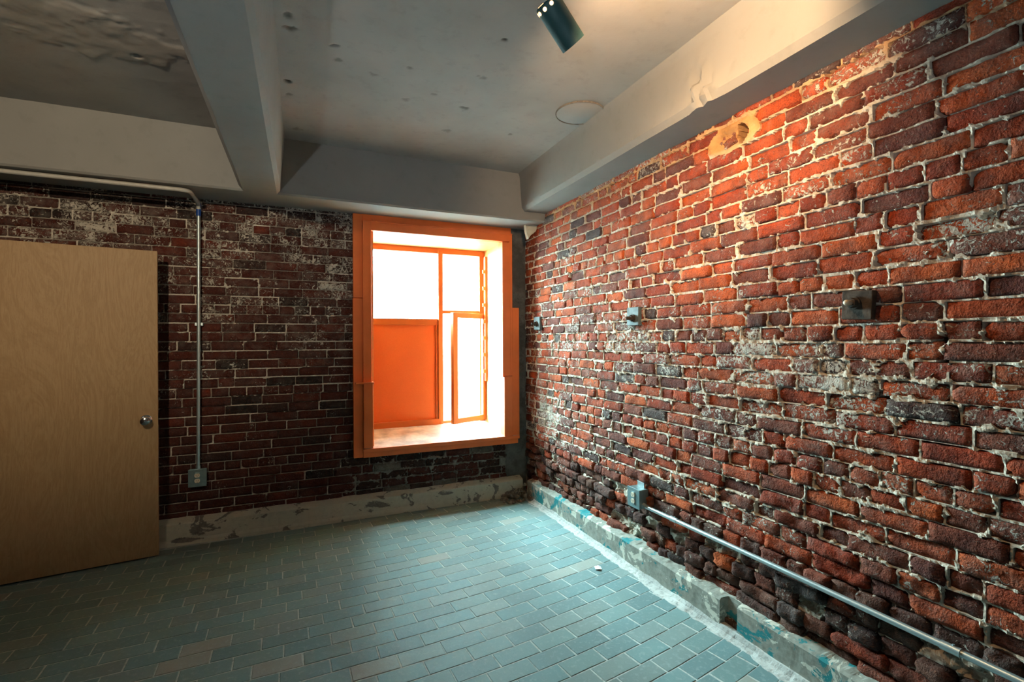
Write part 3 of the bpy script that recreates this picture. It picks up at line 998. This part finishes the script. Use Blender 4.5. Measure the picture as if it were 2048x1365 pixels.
o = beam([(RIGHT_BEAM_X - 0.045, zt), (RIGHT_BEAM_X - 0.02, CEIL - 0.03), (RIGHT_BEAM_X, RIGHT_BEAM_Z + 0.03), (RIGHT_BEAM_X + 0.022, RIGHT_BEAM_Z), (WX + 0.02, RIGHT_BEAM_Z), (WX + 0.02, zt)], 'Y', FY, BACK_BEAM_Y + 0.02, 420, 0.003, 6, spall)
o['label'] = 'warmly lit concrete beam above the orange-red wall'
o = beam([(-0.375, zt), (-0.380, BACK_BEAM_Z + 0.030), (-0.355, BACK_BEAM_Z), (-0.152, BACK_BEAM_Z), (-0.130, BACK_BEAM_Z + 0.024), (-0.100, zt)], 'Y', FY, BACK_BEAM_Y + 0.02, 200, 0.002, 12)
o['label'] = 'concrete cross beam left of the lamp'

# round cover let into the ceiling beside the beam
mb = MB()
mb.lathe([(0.0, 0.0), (0.0, 0.140), (0.004, 0.146), (0.012, 0.146)], (1.585, 2.56, CEIL - 0.006), (0, 0, 1), 40)
mb.build('round_cover', M['ceiling'], ceiling, True)['label'] = 'round plastered cover in the ceiling'
mb = MB()
mb.lathe([(0.0, 0.1455), (-0.002, 0.1465), (-0.002, 0.149), (0.0, 0.150), (0.012, 0.150)], (1.585, 2.56, CEIL - 0.006), (0, 0, 1), 48)
mb.build('cover_rim', M['rubble'], ceiling, True)['label'] = 'dark rim of the round cover'


def lump(name, pts_scale, loc, seed, mat, parent=None, subdiv=2, amp=0.35, freq=14):
    bm = bmesh.new(); bmesh.ops.create_icosphere(bm, subdivisions=subdiv, radius=1.0)
    for v in bm.verts:
        q = float(fbm(np.array(v.co.x * freq * 0.1 + v.co.z * 1.3 + seed), np.array(v.co.y * freq * 0.1 + v.co.z * 0.7 + seed * 2), seed, 3)) - 0.5
        v.co *= 1 + q * 2 * amp
        v.co = Vector((v.co.x * pts_scale[0], v.co.y * pts_scale[1], v.co.z * pts_scale[2])) + Vector(loc)
    me = bpy.data.meshes.new(name); bm.to_mesh(me); bm.free()
    return link(name, me, mat, parent)


# loose plaster hanging at the corner of the two beams
mb = MB(); bm = mb.bm
outline = [(1.818, 2.450), (1.823, 2.39), (1.842, 2.321), (1.867, 2.354), (1.905, 2.385), (1.922, 2.399), (1.932, 2.458), (1.934, 2.515), (1.920, 2.515), (1.912, 2.474), (1.867, 2.455)]
fr = [bm.verts.new((x, 3.845 + 0.006 * math.sin(9 * i), z)) for i, (x, z) in enumerate(outline)]
bk = [bm.verts.new((x, 3.885, z)) for (x, z) in outline]
bm.faces.new(fr); bm.faces.new(bk[::-1])
for i in range(len(fr)): bm.faces.new((fr[i], bk[i], bk[(i + 1) % len(fr)], fr[(i + 1) % len(fr)]))
mb.build('loose_plaster', M['chunk'], ceiling)['label'] = 'torn pale plaster flap under the beam corner'


# ------------------------------------------------------------------ baseboards
def kerb(name, profile_fn, axis, a, b, n, mat, label, gap=None):
    """profile_fn(t) -> list of (out, z); out = distance from wall into the room"""
    ts = np.linspace(a, b, n); V = []
    for t in ts:
        V.append([(t, o_, z_) for (o_, z_) in profile_fn(t)])
    V = np.array(V); K = V.shape[1]
    if axis == 'X': W = np.stack([V[..., 0], WY - V[..., 1], V[..., 2]], -1)
    else: W = np.stack([WX - V[..., 1], V[..., 0], V[..., 2]], -1)
    faces = [(i * K + j, i * K + j + 1, (i + 1) * K + j + 1, (i + 1) * K + j) for i in range(n - 1) for j in range(K - 1)]
    me = np_mesh(name, W.reshape(-1, 3), faces)
    bm = bmesh.new(); bm.from_mesh(me); bmesh.ops.recalc_face_normals(bm, faces=bm.faces[:])
    bm.to_mesh(me); bm.free()
    o_ = link(name, me, mat)
    tag(o_, label, 'baseboard', kind='structure')
    return o_


def nz1(t, f, s): return float(fbm(np.array(t * f), np.array(s * 3.7), s, 3)) - 0.5


def prof_back(t):
    top = 0.150 + 0.012 * nz1(t, 6, 3); o_ = 0.078 + 0.008 * nz1(t, 9, 4)
    rise = 0.045 * float(sstep(0.3, 1.2, np.array(t))) + 0.01 * nz1(t, 14, 5)
    o2 = o_ + 0.004
    return [(-0.02, top + 0.02), (0.012, top + 0.014), (o_ - 0.012, top + 0.002 * nz1(t, 30, 9)), (o_, top - 0.008), (o_ + 0.002, top * 0.66 + 0.004 * nz1(t, 25, 10)), (o2, 0.04 + rise * 0.5), (o2 + 0.008, 0.02), (o2 + 0.012, -0.02)]


base_back = kerb('baseboard_back', prof_back, 'X', LX, 1.86, 260, M['base_b'], 'low concrete kerb with flaking cream paint below the dark brick wall')
NOTCH0, NOTCH1 = 1.665, 1.755


def prof_right(t):
    top = 0.155 + 0.010 * nz1(t, 6, 23); o_ = 0.058 + 0.006 * nz1(t, 9, 24)
    if t < NOTCH0: o_ -= 0.012
    if NOTCH0 <= t <= NOTCH1: o_ = 0.012
    return [(-0.02, top + 0.012), (0.010, top + 0.004 + 0.012 * nz1(t, 30, 30)), (max(0.011, o_ - 0.010), top if o_ > 0.02 else top - 0.01), (o_, top - 0.010), (o_ + 0.003 * nz1(t, 22, 27), 0.105), (o_ + 0.002, 0.055), (o_ + 0.004, 0.02), (o_ + 0.004, -0.02)]


base_right = kerb('baseboard_right', prof_right, 'Y', FY, 3.95, 640, M['base_r'], 'low concrete kerb with flaking teal and white paint under the orange-red wall')


def prof_cove(t):
    wdt = 0.050 + 0.045 * nz1(t, 5, 41) + 0.03 * nz1(t, 26, 42) - (0.012 if t < NOTCH0 else 0)
    if NOTCH0 - 0.01 <= t <= NOTCH1: wdt *= 0.9
    h_ = 0.034 + 0.02 * nz1(t, 8, 43)
    s = 0.055
    return [(s - 0.03, h_), (s + 0.004, h_), (s + wdt * 0.35, h_ * 0.38), (s + wdt * 0.75, h_ * 0.10), (s + wdt, 0.0016), (s + wdt + 0.012, -0.004)]


cv = kerb('cement_cove', prof_cove, 'Y', FY, 3.9, 500, M['dust'], 'x')
for kk in ('label', 'category', 'kind'): del cv[kk]
cv.parent = base_right; cv['label'] = 'pale cement fillet along the floor'

# ------------------------------------------------------------------ window
win = empty('window_1', (1.10, WY, 0.50))
tag(win, 'orange-painted window in a deep reveal in the dark brick wall', 'window', kind='structure')


def wpart(name, mb, mat, parent=None, label=None, smooth=False):
    o_ = mb.build(name, mat, None, smooth)
    o_.parent = parent or win
    o_.matrix_parent_inverse = (parent or win).matrix_world.inverted() if False else Matrix.Translation(-win.location) if parent is None else Matrix.Identity(4)
    if label: o_['label'] = label
    return o_


by = 0.003
# casing boards on the room side
wpart('casing_board', MB().box((0.383, 4.062, 1.774), (0.455, 4.115, 2.455), by), M['orange'])
wpart('casing_board', MB().box((0.380, 4.058, 0.478), (0.457, 4.115, 1.770), by), M['orange'])
wpart('casing_board', MB().box((0.455, 4.040, 1.090), (0.522, 4.140, 2.400), by), M['orange'])
wpart('casing_board', MB().box((0.457, 4.030, 0.555), (0.530, 4.140, 1.080), by), M['orange'])
wpart('casing_ledge', MB().box((0.392, 3.995, 1.079), (0.538, 4.12, 1.091), 0.002), M['orange'])
wpart('casing_board', MB().box((1.674, 4.040, 1.100), (1.752, 4.140, 2.320), by), M['orange'])
wpart('casing_board', MB().box((1.748, 4.052, 1.100), (1.778, 4.130, 2.400), by), M['orange'])
wpart('casing_board', MB().box((1.692, 4.045, 0.548), (1.775, 4.140, 1.090), by), M['orange'])
wpart('casing_board', MB().box((1.770, 4.056, 0.515), (1.846, 4.112, 1.724), by), M['orange'])
wpart('casing_ledge', MB().box((1.672, 4.030, 1.089), (1.765, 4.12, 1.100), 0.002), M['orange'])
wpart('header_board', MB().box((0.455, 4.070, 2.398), (1.775, 4.115, 2.462), by), M['orange'])
wpart('header_board', MB().box((0.455, 4.046, 2.326), (1.750, 4.140, 2.394), by), M['orange'])
wpart('header_trim', MB().box((0.460, 4.040, 2.392), (1.775, 4.075, 2.402), 0.002), M['orange'])
# reveal
wpart('reveal_panel', MB().box((0.515, 4.10, 0.52), (0.545, 4.72, 2.35)), M['reveal'], label='left reveal lining')
wpart('reveal_panel', MB().box((1.700, 4.10, 0.52), (1.735, 4.72, 2.35)), M['reveal'], label='sunlit right reveal lining')
wpart('reveal_soffit', MB().box((0.515, 4.10, 2.325), (1.735, 4.72, 2.36)), M['reveal'])
# sill, rising slightly to the outside
mb = MB()
pts = [(4.045, 0.548), (4.72, 0.632), (4.72, 0.47), (4.10, 0.47), (4.10, 0.53), (4.045, 0.53)]
for x0, x1 in ((0.455, 1.84),):
    a = [mb.bm.verts.new((x0, y, z)) for y, z in pts]; b = [mb.bm.verts.new((x1, y, z)) for y, z in pts]
    mb.bm.faces.new(a); mb.bm.faces.new(b[::-1])
    for i in range(6): mb.bm.faces.new((a[i], b[i], b[(i + 1) % 6], a[(i + 1) % 6]))
wpart('sill', mb, M['sill_top'], label='worn pale window sill')
wpart('apron', MB().box((0.455, 4.052, 0.475), (1.83, 4.10, 0.531), by), M['orange'])
wpart('sill_edge', MB().box((0.455, 4.036, 0.520), (1.838, 4.047, 0.549), 0.002), M['orange'])
# outer frame
Y0, Y1 = 4.575, 4.635
wpart('frame_rail', MB().box((0.545, Y0, 2.272), (1.70, Y1, 2.325), by), M['orange_out'])
wpart('frame_stile', MB().box((0.545, Y0, 0.61), (0.588, Y1, 2.272), by), M['orange_out'])
wpart('mullion', MB().box((1.218, Y0 - 0.012, 0.61), (1.264, Y1, 2.30), by), M['orange_out'])
wpart('frame_stile', MB().box((1.645, Y0, 0.61), (1.70, Y1, 2.272), by), M['orange_out'])
wpart('transom_rail', MB().box((0.588, Y0, 1.575), (1.218, Y1, 1.635), by), M['orange_out'])
wpart('frame_rail', MB().box((0.588, Y0 - 0.015, 0.60), (1.218, Y1, 0.665), by), M['orange_out'])
wpart('transom_rail', MB().box((1.264, Y0 + 0.01, 1.690), (1.645, Y1, 1.722), by), M['orange_out'])
wpart('frame_rail', MB().box((1.264, Y0 + 0.01, 0.60), (1.645, Y1, 0.640), by), M['orange_out'])
wpart('upper_pane', MB().box((0.588, 4.603, 1.635), (1.218, 4.607, 2.272)), M['glass'])
wpart('upper_pane', MB().box((1.264, 4.603, 1.722), (1.645, 4.607, 2.272)), M['glass'])
wpart('lower_panel', MB().box((0.588, 4.596, 0.665), (1.200, 4.602, 1.575)), M['panel'], label='opaque orange sheet in the lower left light')
wpart('frame_stile', MB().box((1.196, Y0 + 0.004, 0.665), (1.218, Y1, 1.575), 0.002), M['orange_out'])
# window bar with stays on the right jamb
mb = MB().box((1.676, 4.50, 1.02), (1.698, 4.53, 2.26), 0.002)
for i in range(7): mb.box((1.655, 4.50, 1.10 + i * 0.165), (1.680, 4.515, 1.135 + i * 0.165), 0.002)
wpart('jamb_bar', mb, M['orange'], label='notched stay bar on the right jamb')
# open casement, hinged on the right, swung into the room
hinge = empty('casement'); hinge.parent = win
hinge.matrix_parent_inverse = Matrix.Translation(-win.location)
hinge.location = (1.688, 4.572, 0.0); hinge.rotation_euler = (0, 0, math.radians(22))
hinge['label'] = 'small casement swung open into the room'
cw, cz0, cz1, ct = 0.425, 0.632, 1.690, 0.034


def cpart(name, mb, mat, label=None):
    o_ = mb.build(name, mat); o_.parent = hinge
    if label: o_['label'] = label
    return o_


cpart('casement_stile', MB().box((-cw, -ct - 0.010, cz0), (-cw + 0.056, 0, cz1), by), M['orange_out'])
cpart('casement_stile', MB().box((-0.040, -ct, cz0), (0, 0, cz1), by), M['orange_out'])
cpart('casement_rail', MB().box((-cw + 0.056, -ct, cz0), (-0.040, 0, cz0 + 0.050), by), M['orange_out'])
cpart('casement_rail', MB().box((-cw + 0.056, -ct, cz1 - 0.048), (-0.040, 0, cz1), by), M['orange_out'])
cpart('casement_pane', MB().box((-cw + 0.056, -0.020, cz0 + 0.050), (-0.040, -0.016, cz1 - 0.048)), M['glass'])
for z in (0.80, 1.50):
    cpart('casement_hinge', MB().cyl((0.004, -0.010, z - 0.03), (0.004, -0.010, z + 0.03), 0.006, n=10), M['rust'])

# ------------------------------------------------------------------ ground outside
g = MB().box((-30, 4.75, -1.2), (40, 60, -1.0)).build('ground', M['ground'])
tag(g, 'pale overexposed ground outside the window', 'ground', kind='structure')
g = MB().box((2.65, 5.05, -1.0), (3.05, 22.0, 11.0)).box((2.55, 5.0, 11.0), (3.1, 22.1, 11.3)).box((2.60, 5.0, -1.0), (3.05, 22.0, -0.3)).build('wall_daylight_block', M['daylight_block'])  # added wall, keeps daylight off the left side of the floor
tag(g, 'tall wall added outside, right of the window, to hold back daylight', 'wall', kind='structure')

# ------------------------------------------------------------------ door, open against the back wall
door = empty('door_1', (-0.872, 3.856, 0.012))
door.rotation_euler = (0, 0, math.atan2(0.098, 0.741))
tag(door, 'plain birch plywood door standing open against the dark brick wall', 'door', kind='structure')
# local x runs from the free edge towards the hinges at -x, front face towards -y
dw, dh, dt = 0.915, 2.012, 0.042
MB().box((-dw, 0, 0), (0, dt, dh), 0.0015, 1).build('door_slab', M['ply'], door)
mb = MB().lathe([(0, 0.0), (0, 0.033), (-0.004, 0.033), (-0.009, 0.028), (-0.010, 0.014), (-0.030, 0.011), (-0.036, 0.018), (-0.046, 0.027), (-0.058, 0.029), (-0.068, 0.025), (-0.073, 0.014), (-0.074, 0.0)], (-0.062, 0.0, 0.900), (0, 1, 0), 28)
mb.build('door_knob', M['chrome'], door, True)['label'] = 'chrome round door knob'
MB().box((-0.0005, 0.010, 0.86), (0.0015, 0.032, 0.94)).build('latch_plate', M['chrome'], door)
for z in (0.25, 1.0, 1.78):
    MB().cyl((-dw - 0.006, 0.0, z - 0.045), (-dw - 0.006, 0.0, z + 0.045), 0.008, n=12).box((-dw - 0.006, 0.001, z - 0.045), (-dw + 0.001, 0.035, z + 0.045)).build('door_hinge', M['chrome'], door, True)


# ------------------------------------------------------------------ conduits with outlet boxes
def arc(c, a0, a1, r, e1, e2, n=8):
    c = Vector(c); e1 = Vector(e1); e2 = Vector(e2)
    return [c + e1 * r * math.cos(a0 + (a1 - a0) * i / n) + e2 * r * math.sin(a0 + (a1 - a0) * i / n) for i in range(n + 1)]


def receptacle(parent, face, u, up, out, z_off, mat=None):
    """one rounded receptacle face with slots, built in world axes"""
    f = Vector(face) + Vector(up) * z_off
    u = Vector(u); up = Vector(up); out = Vector(out)
    mb = MB(); ring = []; back = []
    for k in range(24):
        a = 2 * math.pi * k / 24
        x = 0.017 * math.cos(a); y = max(-0.0135, min(0.0135, 0.017 * math.sin(a)))
        p = f + u * x + up * y
        ring.append(mb.bm.verts.new(p + out * 0.003)); back.append(mb.bm.verts.new(p - out * 0.002))
    mb.bm.faces.new(ring)
    for k in range(24): mb.bm.faces.new((ring[k], back[k], back[(k + 1) % 24], ring[(k + 1) % 24]))
    r_ = mb.build('receptacle', M['ivory'], parent)
    return r_


def slots(parent, face, u, up, out):
    u = Vector(u); up = Vector(up); out = Vector(out)
    mb = MB()
    for zo in (0.019, -0.019):
        f = Vector(face) + up * zo + out * 0.0032
        for s, hh in ((-0.0062, 0.0085), (0.0062, 0.007)):
            c = f + u * s + up * 0.003
            vs = [mb.bm.verts.new(c + u * (a * 0.0013) + up * (b * hh / 2)) for a, b in ((-1, -1), (1, -1), (1, 1), (-1, 1))]
            vb = [mb.bm.verts.new(v.co + out * 0.0006) for v in vs]
            mb.bm.faces.new(vb)
            for k in range(4): mb.bm.faces.new((vs[k], vs[(k + 1) % 4], vb[(k + 1) % 4], vb[k]))
        c = f - up * 0.0075
        ring = [mb.bm.verts.new(c + u * 0.0026 * math.cos(k * 0.785) + up * 0.0026 * math.sin(k * 0.785) + out * 0.0006) for k in range(8)]
        mb.bm.faces.new(ring)
    o_ = mb.build('socket_slots', M['black'], parent); o_['kind'] = 'stuff'
    return o_


# run on the back wall
cx_, cyv, rr_ = -0.672, 4.062, 0.0115
cd = empty('electrical_conduit')
tag(cd, 'thin vertical metal conduit with blue-taped top and outlet box beside the door', 'conduit')
zt_, yb_ = 2.418, 3.748
pts = [(LX + 0.0, yb_, zt_ + 0.004), (-1.2, yb_, zt_ + 0.002), (cx_ - 0.06, yb_, zt_)] + arc((cx_ - 0.05, yb_ + 0.05, zt_), -math.pi / 2, 0, 0.05, (1, 0, 0), (0, 1, 0))[1:] + [(cx_, cyv - 0.05, zt_)] + arc((cx_, cyv - 0.05, zt_ - 0.05), math.pi / 2, 0, 0.05, (0, 1, 0), (0, 0, 1))[1:] + [(cx_, cyv, 2.34)]
MB().tube(pts, 0.0135, 12).build('elbow_pipe', M['conduit_paint'], cd, True)['label'] = 'painted conduit bending under the beam'
MB().tube([(cx_, cyv, 2.36), (cx_ - 0.003, cyv, 1.5), (cx_ - 0.010, cyv, 0.51)], rr_, 14).build('pipe', M['galv'], cd, True)
MB().cyl((cx_, cyv, 2.415), (cx_, cyv, 2.385), 0.0145).build('tape', M['blue'], cd, True)['label'] = 'blue tape'
MB().cyl((cx_, cyv, 2.372), (cx_, cyv, 2.325), 0.0148).build('tape', M['blue'], cd, True)['label'] = 'blue tape'
ob = MB().box((-0.737, 4.048, 0.392), (-0.633, 4.094, 0.510), 0.004).build('outlet_box', M['box_steel'], cd, False)
cp = MB().box((-0.741, 4.0455, 0.388), (-0.629, 4.0495, 0.514), 0.0018).box((-0.700, 4.0420, 0.413), (-0.670, 4.046, 0.489), 0.0012).build('cover_plate', M['box_steel'], ob)
for zo in (0.019, -0.019): receptacle(ob, (-0.685, 4.0418, 0.451), (-1, 0, 0), (0, 0, 1), (0, -1, 0), zo)
slots(ob, (-0.685, 4.0418, 0.451), (-1, 0, 0), (0, 0, 1), (0, -1, 0))
MB().cyl((cx_ - 0.010, cyv, 0.505), (cx_ - 0.010, cyv, 0.535), 0.016, n=6).build('connector', M['galv'], cd)
for z in (1.55,): MB().box((cx_ - 0.030, cyv + 0.010, z - 0.012), (cx_ + 0.022, cyv + 0.034, z + 0.012), 0.003).build('strap', M['galv'], cd)

# run on the right wall
cd2 = empty('electrical_conduit')
tag(cd2, 'pale horizontal metal conduit from the outlet box low on the orange-red wall', 'conduit')
px_, pz = 1.893, 0.421
MB().tube([(px_, 2.365, pz - 0.003), (px_ - 0.002, 2.1, pz), (px_, 1.5, pz + 0.006), (px_, 0.85, pz + 0.010), (px_, 0.2, pz + 0.012), (px_, -0.8, pz + 0.012)], 0.0118, 14).build('pipe', M['galv'], cd2, True)
for yy, zz in ((2.093, pz), (0.847, pz + 0.010)):
    MB().cyl((px_, yy - 0.026, zz), (px_, yy + 0.026, zz), 0.0148).cyl((px_, yy - 0.006, zz), (px_, yy - 0.006, zz + 0.018), 0.004, n=8).build('coupling', M['galv'], cd2, True)
ob2 = MB().box((1.862, 2.352, 0.398), (1.930, 2.462, 0.512), 0.004).build('outlet_box', M['box_steel'], cd2)
MB().box((1.8585, 2.349, 0.395), (1.8630, 2.465, 0.515), 0.0018).box((1.8555, 2.392, 0.417), (1.859, 2.422, 0.493), 0.0012).build('cover_plate', M['box_steel'], ob2)
for zo in (0.019, -0.019): receptacle(ob2, (1.8553, 2.407, 0.455), (0, 1, 0), (0, 0, 1), (-1, 0, 0), zo)
slots(ob2, (1.8553, 2.407, 0.455), (0, 1, 0), (0, 0, 1), (-1, 0, 0))
MB().cyl((px_, 2.352, pz - 0.003), (px_, 2.325, pz - 0.003), 0.017, n=6).build('connector', M['galv'], cd2)
MB().box((1.915, 2.375, 0.512), (1.921, 2.44, 0.545), 0.001).build('mounting_ear', M['galv'], cd2)


# ------------------------------------------------------------------ iron tie-rod plates on the right wall
def tie_plate(loc, size, plate_mat, bolt_mat, label, rot=0.0, bolt_off=(0, 0)):
    e = empty('tie_rod_plate', loc)
    e.rotation_euler = (rot, 0, 0)
    tag(e, label, 'wall plate', 'tie-rod plates along the orange-red wall')
    s = size / 2
    MB().box((-0.014, -s, -s), (0.012, s, s), 0.003).build('plate', plate_mat, e)
    b0, b1 = bolt_off
    MB().cyl((-0.013, b0, b1), (-0.022, b0, b1), 0.024, n=20).build('washer', M['rust'], e)
    MB().cyl((-0.020, b0, b1), (-0.040, b0, b1), 0.019, n=6).build('nut', M['rust'], e)
    MB().cyl((-0.038, b0, b1), (-0.062, b0, b1), 0.0105, n=14).sphere((-0.062, b0, b1), 0.0105, (0.6, 1, 1), 12, 8).build('bolt', bolt_mat, e, True)
    return e


tie_plate((1.918, 1.135, 1.548), 0.108, M['rust'], M['bolt_pale'], 'rusty square iron wall plate with pale bolt end, nearest of the three', 0.05, (0.008, 0.008))
tie_plate((1.918, 2.465, 1.570), 0.114, M['plate_grey'], M['rust'], 'grey iron wall plate with dark bolt, middle of the three on the brick wall', 0.0, (-0.005, -0.012))
tie_plate((1.918, 3.810, 1.573), 0.114, M['plate_grey'], M['rust'], 'small pale blue-grey iron wall plate nearest the window', 0.0, (0, -0.005))

# ------------------------------------------------------------------ small things on the floor
mb = MB(); pts = [(-0.022, -0.010), (-0.006, -0.022), (0.014, -0.016), (0.020, 0.004), (0.008, 0.012), (0.006, 0.026), (-0.010, 0.018), (-0.016, 0.008)]
vt = [mb.bm.verts.new((1.683 + x * 1.15, 2.531 + y * 1.3, 0.007 + 0.006 * math.sin(i * 2.1))) for i, (x, y) in enumerate(pts)]
vb = [mb.bm.verts.new((v.co.x, v.co.y, v.co.z - 0.0012 - 0.004)) for v in vt]
ctr = mb.bm.verts.new((1.683, 2.531, 0.012)); cb = mb.bm.verts.new((1.683, 2.531, 0.004))
for i in range(len(vt)):
    j = (i + 1) % len(vt)
    mb.bm.faces.new((vt[i], vt[j], ctr)); mb.bm.faces.new((vb[j], vb[i], cb)); mb.bm.faces.new((vt[i], vb[i], vb[j], vt[j]))
tag(mb.build('paper_scrap', M['paper']), 'small crumpled white paper scrap on the blue-grey floor', 'paper')

# rubble in the corner under the window
bm = bmesh.new(); rr = random.Random(8)
for i in range(70):
    t = rr.random()
    x = rr.uniform(1.62, 1.86); y = rr.uniform(3.86, 4.04) - 0.05 * rr.random(); z = max(0.006, (0.16 * (x - 1.60) / 0.26 * (y - 3.80) / 0.24) * rr.random())
    s = rr.uniform(0.008, 0.030)
    tmp = bmesh.ops.create_icosphere(bm, subdivisions=1, radius=s, matrix=Matrix.Translation((x, y, z)) @ Matrix.Rotation(rr.uniform(0, 6), 4, (rr.random(), rr.random(), 1)) @ Matrix.Diagonal((1, rr.uniform(0.5, 1), rr.uniform(0.5, 0.9), 1)))
    for v in tmp['verts']: v.co += Vector((rr.uniform(-1, 1), rr.uniform(-1, 1), rr.uniform(-1, 1))) * s * 0.22
me = bpy.data.meshes.new('rubble'); bm.to_mesh(me); bm.free()
tag(link('rubble', me, M['rubble']), 'dark heap of mortar rubble in the corner under the window', 'rubble', kind='stuff')


# ------------------------------------------------------------------ track lights on the ceiling
def light_track(x, y, y_lo, y_hi, label):
    tr = empty('light_track', (x, y, CEIL))
    tag(tr, label, 'track')
    MB().box((-0.017, y_lo - y, -0.030), (0.017, y_hi - y, 0.004), 0.002).build('rail', M['galv'], tr)
    MB().box((-0.006, y_lo - y, -0.032), (0.006, y_hi - y, -0.0295)).build('slot', M['black'], tr)


def can_light(centre, aim, track_x, label, watts, cone, blend, group, col=(1.0, 0.66, 0.36)):
    c = Vector(centre); d = Vector(aim).normalized()
    e = empty('track_spotlight', c)
    tag(e, label, 'spotlight', group)
    L, R = 0.172, 0.048
    # open can: outer skin, rim, inner reflector
    prof = [(-L * 0.5, 0.0), (-L * 0.5, R * 0.90), (-L * 0.47, R), (L * 0.5, R), (L * 0.5, R * 0.93), (-L * 0.10, R * 0.90), (-L * 0.20, R * 0.45), (-L * 0.20, 0.0)]
    MB().lathe(prof, (0, 0, 0), d, 36).build('lamp_can', M['can'], e, True)
    q = d.to_track_quat('Z', 'Y').to_matrix()
    # lamp face inside the can
    MB().lathe([(-0.002, 0.0), (-0.002, R * 0.80), (0.004, R * 0.82), (0.006, 0.0)], d * (-L * 0.05), d, 28).build('lamp_lens', M['glow'], e, True)
    # cooling holes at the back, glowing
    for k in range(10):
        a = 2 * math.pi * k / 10
        p = q @ Vector((R * math.cos(a), R * math.sin(a), -L * 0.40))
        n = q @ Vector((math.cos(a), math.sin(a), 0))
        MB().cyl(p - n * 0.003, p + n * 0.0012, 0.0072, n=12).build('vent_hole', M['glow'], e)
    for k in range(6):
        a = 2 * math.pi * (k + 0.5) / 6
        p = q @ Vector((R * 0.62 * math.cos(a), R * 0.62 * math.sin(a), -L * 0.50))
        MB().cyl(p + d * 0.003, p - d * 0.0012, 0.0072, n=12).build('vent_hole', M['glow'], e)
    # stem to the track
    top = Vector((track_x, c.y - 0.02, CEIL - 0.03)) - c
    back = -d * (L * 0.30) + Vector((0, 0, R * 0.9))
    MB().tube([back, back.lerp(top, 0.5) + Vector((0, 0, 0.02)), top], 0.007, 10).build('stem', M['can'], e, True)
    MB().box(top + Vector((-0.018, -0.05, -0.012)), top + Vector((0.018, 0.05, 0.006)), 0.003).build('track_adapter', M['can'], e)
    ld = bpy.data.lights.new('spot_beam', 'SPOT')
    ld.energy = watts; ld.color = col; ld.spot_size = math.radians(cone); ld.spot_blend = blend; ld.shadow_soft_size = 0.035
    lo = bpy.data.objects.new('spot_beam', ld); COL.objects.link(lo); lo.parent = e
    lo.location = d * (L * 0.5 + 0.004); lo.rotation_euler = (-d).to_track_quat('Z', 'Y').to_euler()
    return e


GR = 'track spotlights under the ceiling'
light_track(0.80, 0.6, -1.0, 1.45, 'narrow ceiling track carrying the spotlights above the viewer')
can_light((0.885, 1.565, 2.600), (0.73, 0.12, -0.67), 0.80, 'teal cylinder spotlight with glowing vents hanging from the ceiling', 52, 110, 0.9, GR, (1.0, 0.60, 0.29))
can_light((0.85, 1.08, 2.500), (0.78, 0.60, 0.14), 0.80, 'spotlight above the picture edge aimed along the beam over the orange-red wall', 108, 104, 0.6, GR, (1.0, 0.63, 0.33))
light_track(-1.0, 0.2, -1.2, 1.0, 'narrow ceiling track in the left bay above the viewer')
can_light((-1.0, 0.55, 2.560), (-0.12, 1.0, -0.08), -1.0, 'spotlight in the left bay aimed at the door and the beam', 205, 74, 0.9, GR, (1.0, 0.80, 0.55))

# ------------------------------------------------------------------ work lamp behind the viewer, left
wl = empty('work_lamp', (-1.30, -1.30, 0.0))
tag(wl, 'work lamp on a tripod behind the viewer', 'lamp')
for k in range(3):
    a = 2 * math.pi * k / 3 + 0.4
    MB().tube([(0, 0, 0.45), (0.34 * math.cos(a), 0.34 * math.sin(a), 0.010)], 0.010, 8).build('leg', M['rust'], wl)
MB().cyl((0, 0, 0.35), (0, 0, 0.80), 0.012).build('pole', M['rust'], wl)
MB().box((-0.09, -0.05, 0.80), (0.09, 0.0, 0.94), 0.006).build('lamp_housing', M['rust'], wl)
MB().box((-0.08, -0.001, 0.81), (0.08, 0.004, 0.93), 0.002).build('lamp_glass', m_emit('work_lamp_glass', (0.85, 0.95, 1.0), 12.0), wl)
ld = bpy.data.lights.new('work_lamp_light', 'SPOT')
ld.energy = 190; ld.color = (0.86, 0.95, 1.0); ld.spot_size = math.radians(62); ld.spot_blend = 1.0; ld.shadow_soft_size = 0.06
lo = bpy.data.objects.new('work_lamp_light', ld); COL.objects.link(lo); lo.parent = wl
lo.location = (0, 0.03, 0.87)
lo.rotation_euler = (Vector((2.5, 3.6, 2.1)) * -1).to_track_quat('Z', 'Y').to_euler()
